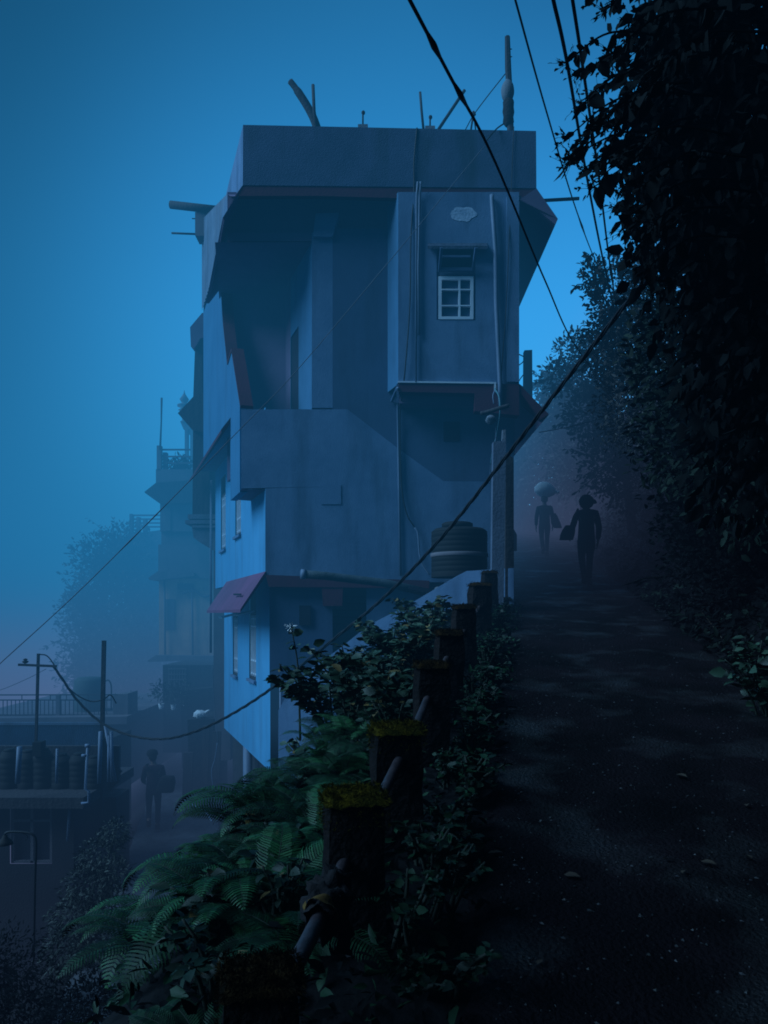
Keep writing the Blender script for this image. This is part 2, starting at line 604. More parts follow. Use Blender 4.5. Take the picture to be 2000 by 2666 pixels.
def side_window(hole, out, nb):
    d0, d1, z0, z1 = hole
    P = lambda d, z, o=0: SL(d, z, out + o)
    wdw = thing('window', None, None)
    wdw.parent = house
    b = MB()
    t = .055
    for (a, c, e, f) in [(d0, d0 + t, z0, z1), (d1 - t, d1, z0, z1), (d0 + t, d1 - t, z0, z0 + t), (d0 + t, d1 - t, z1 - t, z1), (d0 + t, d1 - t, z1 - .42, z1 - .42 + t)]:
        b.prism([P(a, e, -.02), P(c, e, -.02), P(c, f, -.02), P(a, f, -.02)], NL * -.07)
    b.build('frame', M_wood, wdw)
    b = MB()
    q = (d1 - d0 - 2 * t)
    for i in range(nb):
        a = d0 + t + q * i / (nb - 1)
        b.bar(P(a, z0 + t, -.035), P(a, z1 - .42, -.035), .036)
    for zz in (z0 + .1, z0 + .34, z1 - .62, z1 - .48):
        b.bar(P(d0 + t, zz, -.04), P(d1 - t, zz, -.04), .028)
    b.build('grille', M_white, wdw)
    b = MB()
    b.poly([P(d0, z0, -.085), P(d1, z0, -.085), P(d1, z1, -.085), P(d0, z1, -.085)])
    b.build('pane', M_glass, wdw)
    b = MB()
    b.prism([P(d0 - .05, z0 - .05), P(d0 - .05, z0, 0), P(d0 - .05, z0, .05), P(d0 - .05, z0 - .05, .05)], U * (d1 - d0 + .1))
    b.build('sill', M_wall_front, wdw)
    return wdw


for h in hu:
    side_window(h, 0, 5)
for h in hl:
    side_window(h, -.1, 4)
    b = MB()    # open top-hung ventilator flap
    d0, d1, z0, z1 = h
    b.prism([SL(d0 + .04, z1 - .36, -.08), SL(d0 + .04, z1 - .33, -.08), SL(d0 + .04, z1 - .40, .2), SL(d0 + .04, z1 - .43, .2)], U * (d1 - d0 - .08))
    b.build('ventilator_flap', M_white, house)

# --- red sunshade at the foot of the middle storey (left side and front)
b = MB()
A = [SL(-.02, 2.29, 0), SL(-.12, 1.68, .42), SL(-.12, 1.63, .42), SL(-.02, 2.20, 0)]
b.prism(A, U * 4.2)
b.build('side_sunshade', M_awning, house)
b = MB()
b.bar(SL(.5, 1.93, .305), SL(1.3, 1.95, .30), .012, .03)
b.build('crack', M_dark, house)
b = MB()
b.prism([F(x, y, -.06) for x, y in [(691, 1497), (1118, 1512), (1118, 1532), (700, 1528)]], (0, .3, 0))
b.prism([F(x, y, -.05) for x, y in [(838, 1533), (893, 1533), (891, 1578), (841, 1578)]], (0, .25, 0))
b.build('front_sunshade', M_red, house)

# --- lower front storey
b = MB()
b.poly([F(x, y, .1) for x, y in [(702, 1520), (866, 1520), (866, 1775), (735, 1768), (720, 1760), (702, 1754)]], 0)
b.poly([F(x, y, .1) for x, y in [(954, 1520), (1000, 1520), (1000, 1490), (1338, 1490), (1338, 1800), (954, 1800)]], 1)
b.poly([F(702, 1754, .1), F(720, 1760, .1), F(735, 1768, .1), F(866, 1775, .1), F(866, 2050, .1), F(731, 2050, .1), F(731, 1780, .1), F(702, 1760, .1)], 1)
b.build('lower_front_wall', [M_wall_dark, M_wall_front], house)
b = MB()
b.box(F(862, 1785, .35), F(958, 1525, .40))
b.build('dark_opening', M_dark, house)
b = MB()
for y in (1552, 1570, 1588, 1606, 1624):
    b.bar(F(866, y, .2), F(954, y + 3, .2), .05, .025)
b.build('shutter_slats', M_cloth_navy, house)
b = MB()
b.prism([F(x, y, .05) for x, y in [(779, 1577), (808, 1577), (808, 1628), (779, 1628)]], (0, .05, 0))
b.build('meter_box', M_dark, house)
b = MB()
b.tube([F(731, 1768, .02), F(731, 2000, .02)], .022, 8)
b.build('downpipe', M_pipe, house)

# --- balcony recess behind the parapet
M_wall_mid = mat('mid blue paint', (.05, .15, .27), (.035, .12, .22), .85, 1.2, dirt=(.02, .06, .11, .5), bump=.2, bscale=60)
BW = 1.75
col_l, col_r = 812, 866
b = MB()
zc = Zs(631, 12.4)
c0 = F(812, 700)
R0 = Vector((c0.x, FY(812), 0))
SR = lambda d, z, o=0: Vector(((R0 + U * d + NL * o).x, (R0 + U * d + NL * o).y, z))
zf = 4.1
# right-hand wall of the recess, with a dark doorway
b.poly([SR(0, zf), SR(.9, zf), SR(.9, zc), SR(0, zc)], 1)
b.poly([SR(.9, 6.55), SR(1.5, 6.55), SR(1.5, zc), SR(.9, zc)], 1)
b.poly([SR(1.5, zf), SR(1.9, zf), SR(1.9, zc), SR(1.5, zc)], 0)
# back wall
b.poly([SR(1.9, zf), SU(2.3, zf, -.12), SU(2.3, zc, -.12), SR(1.9, zc)], 0)
b.poly([SU(-.0, zf, -.12), SU(2.3, zf, -.12), SR(1.9, zf), SR(0, zf)], 0)
b.build('recess_wall', [M_soffit, M_wall_mid], house)
b = MB()
b.prism([SR(.86, zf, -.02), SR(.86, 6.6, -.02), SR(1.54, 6.6, -.02), SR(1.54, zf, -.02)], NL * -.05)
b.build('doorway', M_dark, house)
b = MB()
b.poly([F(560, 631, 0), SU(2.5, zc), SR(2.2, zc), F(866, 631, 0)])
b.build('recess_ceiling', M_soffit, house)
b = MB()
b.prism([F(x, y, .0) for x, y in [(812, 605), (866, 605), (866, 1062), (812, 1062)]], (0, .12, 0))
b.prism([F(x, y, -.06) for x, y in [(822, 556), (882, 554), (866, 616), (815, 616)]], (0, .3, 0))
b.build('column', M_wall_front, house)
b = MB()
b.prism([F(x, y, .02) for x, y in [(592, 606), (812, 606), (812, 628), (592, 628)]], (0, .18, 0))
b.prism([F(x, y, .16) for x, y in [(592, 500), (1045, 500), (1045, 618), (592, 618)]], (0, .16, 0))
b.build('beam', M_soffit, house)
b = MB()
b.prism([F(x, y, .1) for x, y in [(866, 618), (1045, 622), (1045, 628), (866, 624)]], (0, .05, 0))
b.build('moulding', M_wall_front, house)
b = MB()
b.lathe(at(665, 695, 13.3) + Vector((0, 0, -.02)), [(.10, 0), (.10, .05), (.03, .09)], 12)
b.build('ceiling_lamp', M_dark, house)

# --- projecting right-hand bay
BD = -.45
bay = lambda px, py, o=0: F(px, py, BD + o)
b = MB()
hole = (1137, 1238, 636, 833)
for (x0, x1, y0, y1) in [(1037, 1137, 500, 1000), (1238, 1352, 500, 1000), (1137, 1238, 500, 636), (1137, 1238, 833, 1000)]:
    b.poly([bay(x0, y0), bay(x1, y0), bay(x1, y1), bay(x0, y1)])
a, c = bay(1037, 500), bay(1037, 1000)
b.poly([a, c, c + U * .48, a + U * .48], 1)
a, c = bay(1352, 500), bay(1352, 1000)
b.poly([a, c, c + Vector((0, 9, 0)), a + Vector((0, 9, 0))])
b.build('bay_wall', [M_wall_front, M_wall_mid], house)
b = MB()
b.prism([bay(x, y, -.05) for x, y in [(1320, 510), (1352, 510), (1352, 994), (1320, 994)]], (0, .046, 0))
b.build('corner_strip', M_wall_front, house)
b = MB()
b.prism([bay(x, y, -.03) for x, y in [(1037, 996), (1352, 1000), (1352, 1082), (1236, 1070), (1236, 1024), (1037, 1020)]], (0, .2, 0))
b.build('bay_slab_edge', M_red, house)
b = MB()
b.prism([bay(x, y, -.05) for x, y in [(1036, 992), (1292, 995), (1292, 999), (1036, 996)]], (0, .06, 0))
b.prism([bay(x, y, -.05) for x, y in [(1287, 999), (1292, 999), (1292, 1022), (1287, 1020)]], (0, .06, 0))
b.build('white_trim', M_white, house)
b = MB()
b.prism([bay(x, y, .17) for x, y in [(1040, 1020), (1338, 1020), (1338, 1050), (1040, 1050)]], (0, .30, 0))
b.build('bay_soffit_beam', M_soffit, house)
b = MB()   # bracket at the left foot of the bay
b.bar(bay(1036, 1008), F(1020, 1045, -.02), .04)
b.bar(bay(1036, 1000), bay(1036, 1050), .035)
b.build('bracket', M_wall_dark, house)

# bare plaster patch
b = MB()
pts = []
for i in range(30):
    w = 6.283 * i / 30
    r = 1 + .22 * mnoise.noise((math.cos(w) * 1.6, math.sin(w) * 1.6, 4)) + rnd.uniform(-.07, .07)
    pts.append(bay(1205 + 32 * r * math.cos(w), 557 + 20 * r * math.sin(w), -.004))
b.poly(pts)
b.build('bare_plaster_patch', mat('bare pale plaster', (.42, .52, .66), (.25, .34, .47), .95, 4, bump=.3), house)

# front window of the bay
M_hood = mat('mouldy concrete hood', (.05, .07, .12), (.02, .03, .05), .95, 9, dirt=(.01, .015, .02, .8), bump=.6)
fw = thing('window', 'small white casement window under a concrete hood', None)
fw.parent = house


def rect(b, x0, x1, y0, y1, o, th, mi=0):
    b.prism([bay(x0, y0, o), bay(x1, y0, o), bay(x1, y1, o), bay(x0, y1, o)], (0, th, 0), mi)


b = MB()
for r in [(1137, 1142, 636, 833), (1233, 1238, 636, 833), (1142, 1233, 706, 716), (1142, 1233, 828, 833), (1142, 1233, 636, 641)]:
    rect(b, *r, .02, .1)
b.build('frame', M_wall_dark, fw)
b = MB()
for r in [(1142, 1150, 719, 831), (1225, 1233, 719, 831), (1150, 1225, 719, 728), (1150, 1225, 824, 831), (1194, 1199, 728, 824), (1150, 1194, 752, 755), (1199, 1225, 752, 755), (1150, 1194, 794, 797), (1199, 1225, 794, 797)]:
    rect(b, *r, -.01, .05)
b.build('sash', M_white, fw)
b = MB()
rect(b, 1142, 1233, 716, 830, .045, .02)
b.build('pane', M_glass, fw)
b = MB()
rect(b, 1142, 1233, 640, 708, .115, .02)
b.build('transom_opening', M_dark, fw)
b = MB()    # tilted transom flap
b.bar(bay(1144, 708, -.03), bay(1150, 645, -.22), .04)
b.bar(bay(1231, 708, -.03), bay(1240, 645, -.22), .04)
b.bar(bay(1144, 702, -.04), bay(1231, 702, -.04), .05)
b.bar(bay(1152, 668, -.12), bay(1225, 668, -.12), .03)
b.build('transom_flap', M_wall_dark, fw)
b = MB()
b.prism([bay(1114, 640), bay(1114, 633), bay(1114, 640, -.13), bay(1114, 648, -.13)], bay(1268, 640) - bay(1114, 640))
b.build('hood', M_hood, fw)

# --- roof parapet, slab band and flaring eaves
PD = -.40
par = lambda px, py, o=0: F(px, py, PD + o)
b = MB()
a0, a1, a2, a3 = par(633, 325), par(1396, 341), par(1397, 490), par(632, 482)
b.prism([a0, a1, a2, a3], (0, .12, 0))
lt = [a0, a3]
b.poly([a0, a3, a3 + U * 2.4 + Vector((0, 0, .0)), a0 + U * 2.2 + Vector((0, 0, -.2)), ], 1)
b.poly([a1, a2, a2 + Vector((0, 9, 0)), a1 + Vector((0, 9, 0))], 0)
b.build('roof_parapet', [M_parapet, M_wall_front], house)
b = MB()
b.poly([a0 + Vector((0, .1, -.25)), a1 + Vector((0, .1, -.25)), a1 + Vector((0, 9, -.25)), a0 + Vector((-2, 9, -.3))])
b.build('roof_deck', M_parapet, house)
b = MB()
b.prism([par(632, 482, .01), par(1397, 490, .01), par(1352, 524, .01), par(1040, 516, .01), par(828, 510, .01), par(612, 510, .01)], (0, .1, 0))
b.build('roof_slab_edge', M_red, house)
b = MB()
b.poly([par(600, 511, .1), par(1040, 517, .1), F(1040, 510, .3), F(592, 505, .3)])
b.build('roof_soffit', M_soffit, house)


def eave(name, top0, low0, low1, top1, th, m):
    """sloping eave slab from four corners: along the wall head and along the outer lip"""
    b = MB()
    b.prism([top0, low0, low1, top1], (0, 0, -th))
    return b.build(name, m, house)


# left: high end at the front corner, lip sagging toward the back
b = MB()
t0, l0, l1, t1 = par(632, 482), par(580, 567), at(536, 790, 14.2), SU(2.3, 8.35)
ts = SU(2.3, 7.72)
for q in ([t0, l0, l1, t1],):
    b.poly(q)
b.poly([t0 + Vector((0, 0.02, -.06)), l0 + Vector((.02, .02, -.03)), l1 + Vector((.06, 0, -.0)), ts + Vector((0, 0, .02)), SU(.1, 8.3)])
b.poly([l0, l0 + Vector((.02, .02, -.03)), t0 + Vector((0, .02, -.06)), t0])
b.poly([l0, l1, l1 + Vector((.06, 0, 0)), l0 + Vector((.02, .02, -.03))])
b.build('eave', M_soffit, house)
# right
b = MB()
t0, l0 = par(1397, 490), par(1453, 570)
back = Vector((0, 6.3, 0))
b.prism([t0, l0, l0 + Vector((-.04, 0, -.09)), t0 + Vector((-.26, 0, -.12)), bay(1352, 520)], back)
b.build('eave', M_soffit, house)
b = MB()
t0, l0 = bay(1352, 1000, -.01), bay(1429, 1078, -.01)
b.prism([t0, l0, l0 + Vector((-.12, 0, -.08)), bay(1352, 1018, -.01)], Vector((0, 5.0, 0)))
b.build('eave', M_red, house)
b = MB()
b.poly([bay(1429, 1080, .02), bay(1352, 1020, .02), F(1338, 1050, .02), F(1332, 1195, .05), ])
b.poly([bay(1352, 1019, .3), bay(1426, 1079, .3), bay(1426, 1079, 5), bay(1352, 1019, 5)])
b.build('eave_soffit', M_soffit, house)

# right-hand side and door leaf, their shadow put in as dark colour
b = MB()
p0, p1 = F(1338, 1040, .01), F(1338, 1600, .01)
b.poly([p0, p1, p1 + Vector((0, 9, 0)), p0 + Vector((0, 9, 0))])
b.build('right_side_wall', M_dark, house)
b = MB()
b.prism([F(x, y, -.1) for x, y in [(1316, 1180), (1330, 1195), (1335, 1372), (1346, 1392), (1346, 1434), (1316, 1434)]], (0, .1, 0))
b.build('side_door_leaf', M_dark, house)

# small vents
b = MB()
b.prism([F(x, y, -.012) for x, y in [(1155, 1098), (1197, 1098), (1197, 1149), (1155, 1149)]], (0, .03, 0))
b.build('vent_grille', M_dark, house)

# --- pipes on the front
def pipe(name, pts, r, m=M_pipe, n=8):
    b = MB()
    b.tube(pts, r, n)
    return b.build(name, m, house)


pipe('conduit', [bay(1096, 473, -.1), bay(1093, 510, -.04), bay(1089, 700, -.04), bay(1091, 872, -.04)], .02)
pipe('conduit', [bay(1088, 473, -.1), bay(1085, 510, -.04), bay(1083, 995, -.04)], .016)
pipe('drainpipe', [bay(1281, 508, -.05), bay(1281, 520, -.06), bay(1290, 650, -.06), bay(1292, 790, -.06), bay(1302, 1000, -.06), bay(1303, 1060, -.03)], .035)
pipe('conduit', [bay(1036, 1010, -.05), F(1036, 1045, -.06), F(1038, 1200, -.03), F(1043, 1500, -.03)], .02)
pipe('wall_cable', cat_spline([par(1086, 333, -.01), par(1078, 420, -.02), par(1078, 490, -.02), bay(1070, 620, -.03), bay(1067, 800, -.03), bay(1052, 992, -.03), F(1042, 1080, -.1), F(1043, 1200, -.05), F(1047, 1280, -.05), F(1060, 1340, -.05), F(1080, 1374, -.05)], 6), .011, M_cable)
pipe('wall_cable', cat_spline([F(1080, 1374, -.05), F(1088, 1390, -.06), F(1092, 1440, -.06), F(1100, 1470, -.06), F(1118, 1497, -.06)], 6), .012, M_pipe)
pipe('wall_cable', cat_spline([par(1338, 330, -.02), par(1332, 480, -.03), bay(1325, 640, -.07), bay(1318, 800, -.07), bay(1305, 980, -.07)], 6), .007, M_cable)
pipe('wall_cable', cat_spline([bay(1288, 1012, -.1), bay(1300, 1035, -.2), bay(1302, 1080, -.2), F(1294, 1130, -.3), F(1284, 1170, -.3), F(1278, 1210, -.2)], 6), .013, mat('teal hose', (.06, .18, .22), (.05, .14, .18), .5))
pipe('wall_cable', cat_spline([bay(1290, 1014, -.1), bay(1284, 1030, -.15), bay(1286, 1052, -.15)], 6), .01, M_pipe)
pipe('wall_cable', cat_spline([F(1292, 1100, -.2), F(1290, 1150, -.3), F(1279, 1200, -.2), F(1276, 1260, -.1)], 6), .008, M_pipe)
# big waste pipe along the foot of the front
wp = [F(787, 1495, -.45), F(850, 1500, -.35), F(1000, 1518, -.3), F(1122, 1545, -.25)]
b = MB()
b.tube(wp, .065, 14)
b.build('waste_pipe', M_pipe_dark, house)
b = MB()
d = (Vector(wp[0]) - Vector(wp[1])).normalized()
b.tube([Vector(wp[0]) + d * .02, Vector(wp[0]) - d * .05], .077, 16)
b.build('pipe_cap', M_pipe, house)
b = MB()
b.bar(F(1065, 1530, -.5), F(1120, 1540, -.5), .05)
b.build('loose_batten', M_dark, house)

# stair parapet in front of the house and the landing it guards
b = MB()
sp = [(1338, 1479), (1215, 1487), (1190, 1500), (1066, 1574), (960, 1628), (880, 1692), (770, 1768), (725, 1850), (725, 2080), (1338, 2080)]
ya = lambda px: 12.22 - (px - 725) / 613 * 1.25
b.prism([at(x, y, ya(x)) for x, y in sp], (0, .14, 0))
o = b.build('stair_parapet', M_wall_front)
tag(o, 'sloping pale blue parapet wall of the steps in front of the blue house', 'wall')
b = MB()
b.box((.80, 11.45, .2), (1.72, 12.15, 2.02))
o = b.build('landing', M_concrete)
struct(o)

# stilts and rubble under the side wall
b = MB()
for d, r in ((2.7, .05), (2.45, .085)):
    b.tube([SL(d, -.95, -.15), SL(d, -3.2, -.15)], r, 10)
b.build('stilt', M_pipe, house)
b = MB()
v = [SL(1.2, -3.3, -.35), SL(5.6, -3.3, -.35), SL(5.6, -.9, -.35), SL(1.2, -.9, -.35)]
b.prism(v, NL * -.4)
b.build('rubble_wall', M_stone, house)

# ------------------------------------------------------------------ things on the roof
def pole(name, label, cat, pts, r, m=M_wood, n=8, group=None):
    b = MB()
    b.tube(pts, r, n)
    o = b.build(name, m)
    return tag(o, label, cat, group)


RY = 13.4
pole('bent_pole', 'thick bent pole leaning left from the roof parapet of the blue house', 'pole', cat_spline([at(828, 340, RY), at(815, 305, RY), at(795, 268, RY), at(770, 230, RY), at(756, 212, RY)], 4), [.07] * 12 + [.055] * 5)
pole('straight_stick', 'thin upright stick beside the bent pole on the roof', 'pole', [at(826, 340, RY - .1), at(818, 290, RY - .1), at(815, 221, RY - .1)], .028)
pole('thin_rod', 'thin upright rod on the roof between the bent pole and the diagonal stick', 'pole', [at(1103, 340, RY), at(1098, 290, RY), at(1094, 240, RY)], .022)
pole('diagonal_stick', 'thin stick slanting up to the right above the roof edge', 'pole', [at(1140, 340, RY), at(1210, 235, RY)], .028)
for x, y0, y1, lab in ((945, 329, 291, 'short bolt on a concrete block near the middle of the roof edge'), (1120, 333, 303, 'short bolt on a concrete block right beside the thin rod')):
    t = thing('anchor_bolt', lab, 'bolt', at(x, 345, 12.6), 'bolts set in blocks on the roof edge')
    b = MB()
    b.box(at(x - 13, 350, 12.6), at(x + 13, y0 - 6, 12.6) + Vector((0, .2, 0)))
    b.build('block', M_concrete, t)
    b = MB()
    b.tube([at(x, y0, 12.7), at(x, y1 + 8, 12.7), at(x + 2, y1 + 4, 12.7)], .014)
    b.lathe(at(x + 1, y1 + 8, 12.7), [(.012, 0), (.03, .02), (.03, .05), (.01, .07)], 8)
    b.build('bolt', M_wood, t)
t = thing('wrapped_post', 'tall ragged timber post wrapped in sacking at the right end of the roof', 'post', at(1327, 345, 12.2))
b = MB()
pts = [at(1329, 350, 12.2), at(1327, 250, 12.2), at(1323, 180, 12.2), at(1321, 96, 12.2)]
b.tube(pts, [.055, .05, .052, .042], 7, smooth=False)
for i in range(14):
    y = rnd.uniform(110, 300)
    p = at(1323 + (y - 100) * .03, y, 12.2)
    a = rnd.random() * 6.3
    b.tube([p, p + Vector((math.cos(a) * .06, math.sin(a) * .06, rnd.uniform(-.03, .05)))], [.02, .004], 5)
b.build('pole', M_wood, t)
b = MB()
prof = []
for i in range(13):
    k = i / 12
    prof.append((.03 + .075 * math.sin(math.pi * min(1, k * 1.05)) ** .6, k * .36))
b.lathe(at(1322, 266, 12.2) , prof, 12)
b.build('wrapping', M_concrete, t)
b = MB()
prof = [(.05, 0), (.09, .06), (.08, .14), (.095, .22), (.085, .3), (.09, .38), (.05, .44)]
b.lathe(at(1324, 328, 12.2), prof, 10)
b.build('sacking', M_rag, t)
t = thing('insulator_stand', 'small tripod wire stand on the roof beside the wrapped post', 'stand', at(1233, 338, 12.8))
b = MB()
b.tube([at(1226, 342, 12.8), at(1232, 300, 12.8)], .016)
b.tube([at(1239, 342, 12.8), at(1234, 300, 12.8)], .012)
b.lathe(at(1233, 302, 12.8), [(.02, 0), (.045, .02), (.035, .05), (.015, .08)], 8)
b.build('legs', M_wood, t)
pole('eave_rod', 'thin horizontal rod sticking out to the right under the roof eave', 'rod', [at(1400, 523, 12.6), at(1508, 517, 12.6)], .028)
wy = 12.25
tag(MB().tube(cat_spline([at(1316, 192, wy), at(1270, 250, wy + .2), at(1233, 300, 12.7), at(1212, 338, 12.9)], 5), .008).build('roof_wire', M_cable), 'slack wire from the wrapped post down to the tripod stand on the roof', 'wire')
tag(MB().tube(cat_spline([at(1312, 322, 12.1), at(1295, 334, 12.0), at(1280, 350, 11.8), at(1262, 372, 11.75)], 5), .011).build('hanging_wire', M_cable), 'short wire hanging from the foot of the wrapped post over the parapet', 'wire')

# rooftop shed behind the left edge
shed = thing('rooftop_shed', 'corrugated tin shed with a log beam on the back left of the roof', 'shed', SU(3, 8.5))
b = MB()
n = 40
for i in range(n):
    d0, d1 = 1.2 + 3.75 * i / n, 1.2 + 3.75 * (i + 1) / n
    w0, w1 = (.02 if i % 2 else 0), (0 if i % 2 else .02)
    top = lambda d: 8.95 + (d - 1.2) * .36
    b.poly([SU(d0, 8.3, .03 + w0), SU(d1, 8.3, .03 + w1), SU(d1, top(d1), .03 + w1), SU(d0, top(d0), .03 + w0)])
b.build('tin_wall', M_tin, shed)
b = MB()
b.tube([at(444, 533, 16.6), at(585, 549, 16.4)], .082, 12)
b.build('log_beam', M_wood, shed)
b = MB()
p, q = at(508, 613, 16.5), at(570, 552, 16.5)
b.box((p.x, 16.5, p.z), (q.x, 16.9, q.z))
b.box((at(513, 615, 16.5).x, 16.48, at(513, 615, 16.5).z), (q.x, 16.6, at(513, 607, 16.5).z))
b.build('gable_box', M_haze_grey, shed)
b = MB()
b.tube([at(447, 607, 16.6), at(520, 610, 16.6)], .022)
b.tube([at(500, 569, 16.6), at(512, 570, 16.6)], .012)
b.build('rod', M_wood, shed)

# black water tank on the landing
tc = at(1196, 1504, 11.8)
tank = thing('water_tank', 'large black plastic water tank on the landing in front of the blue house', 'water tank', tc)
b = MB()
r = .43
prof = [(r, 0)]
for i in range(9):
    z = .02 + i * .075
    prof += [(r, z), (r, z + .05), (r - .003, z + .056), (r - .003, z + .07)]
prof += [(r, .70), (r - .06, .745), (.2, .76)]
b.lathe(tc, prof, 32)
b.build('body', M_black, tank)
b = MB()
b.lathe(tc + Vector((0, 0, .31)), [(r + .004, 0), (r + .012, .01), (r + .012, .05), (r + .004, .06)], 32)
b.build('band', M_haze_grey, tank)
b = MB()
b.lathe(tc + Vector((-.03, 0, .755)), [(.22, 0), (.24, .02), (.24, .07), (.2, .09), (.05, .1)], 24)
b.build('lid', M_black, tank)

# concrete gate post by the path
gp = thing('gate_post', 'tall slim grey concrete post at the corner between path and blue house', 'post', at(1305, 1605, 10.7))
b = MB()
b.prism([at(1285, 1150, 10.7), at(1318, 1147, 10.7), at(1311, 1640, 10.7), at(1279, 1640, 10.7)], (0, .16, 0))
b.build('shaft', mat('pale concrete post', (.10, .125, .18), (.065, .085, .13), .9, 2.5, dirt=(.03, .04, .06, .7), bump=.3), gp)
b = MB()
b.prism([at(1307, 1150, 10.72), at(1317, 1150, 10.72), at(1317, 1119, 10.72), at(1309, 1119, 10.72)], (0, .06, 0))
b.build('stub', M_concrete, gp)
dp = MB()  # dark strip added to stand for the side wall in shadow
dp.prism([at(1317, 1180, 11.0), at(1336, 1192, 11.0), at(1340, 1640, 11.0), at(1315, 1640, 11.0)], (0, .2, 0))
o = dp.build('shadow_strip', M_wood)
tag(o, 'dark strip of shadowed side wall close behind the slim grey concrete post', 'post')
b = MB()
b.tube(cat_spline([at(1252, 1077, 11.5), at(1275, 1071, 11.45), at(1300, 1063, 11.4), at(1326, 1056, 11.4)], 4), .032, 7)
o = b.build('timber_stick', M_wood)
tag(o, 'short dark stick jutting out under the red slab above the concrete post', 'stick')
b = MB()
c = at(1278, 1095, 11.6)
vs = []
b.lathe(c + Vector((0, 0, -.06)), [(.02, 0), (.07, .03), (.085, .07), (.06, .12), (.02, .14)], 9)
o = b.build('cloth_bundle', M_concrete)
tag(o, 'small pale bundle of cloth tied under the red slab', 'bundle')

# rear right balcony post
rb = thing('balcony_railing', 'upright railing post with curved iron scrolls behind the right edge of the blue house', 'railing', at(1376, 1040, 16))
b = MB()
b.prism([at(1366, 912, 16), at(1386, 911, 16), at(1387, 1040, 16), at(1365, 1040, 16)], (0, .16, 0))
b.build('post', M_wood, rb)
b = MB()
b.tube(cat_spline([at(1350, 922, 16.1), at(1364, 930, 16.1), at(1362, 942, 16.1), at(1350, 952, 16.1)], 5), .012, 6)
b.tube(cat_spline([at(1366, 972, 16.1), at(1356, 985, 16.1), at(1350, 995, 16.1)], 5), .012, 6)
b.tube([at(1350, 1000, 16.1), at(1366, 1012, 16.1)], .015, 6)
b.build('scroll', M_wood, rb)
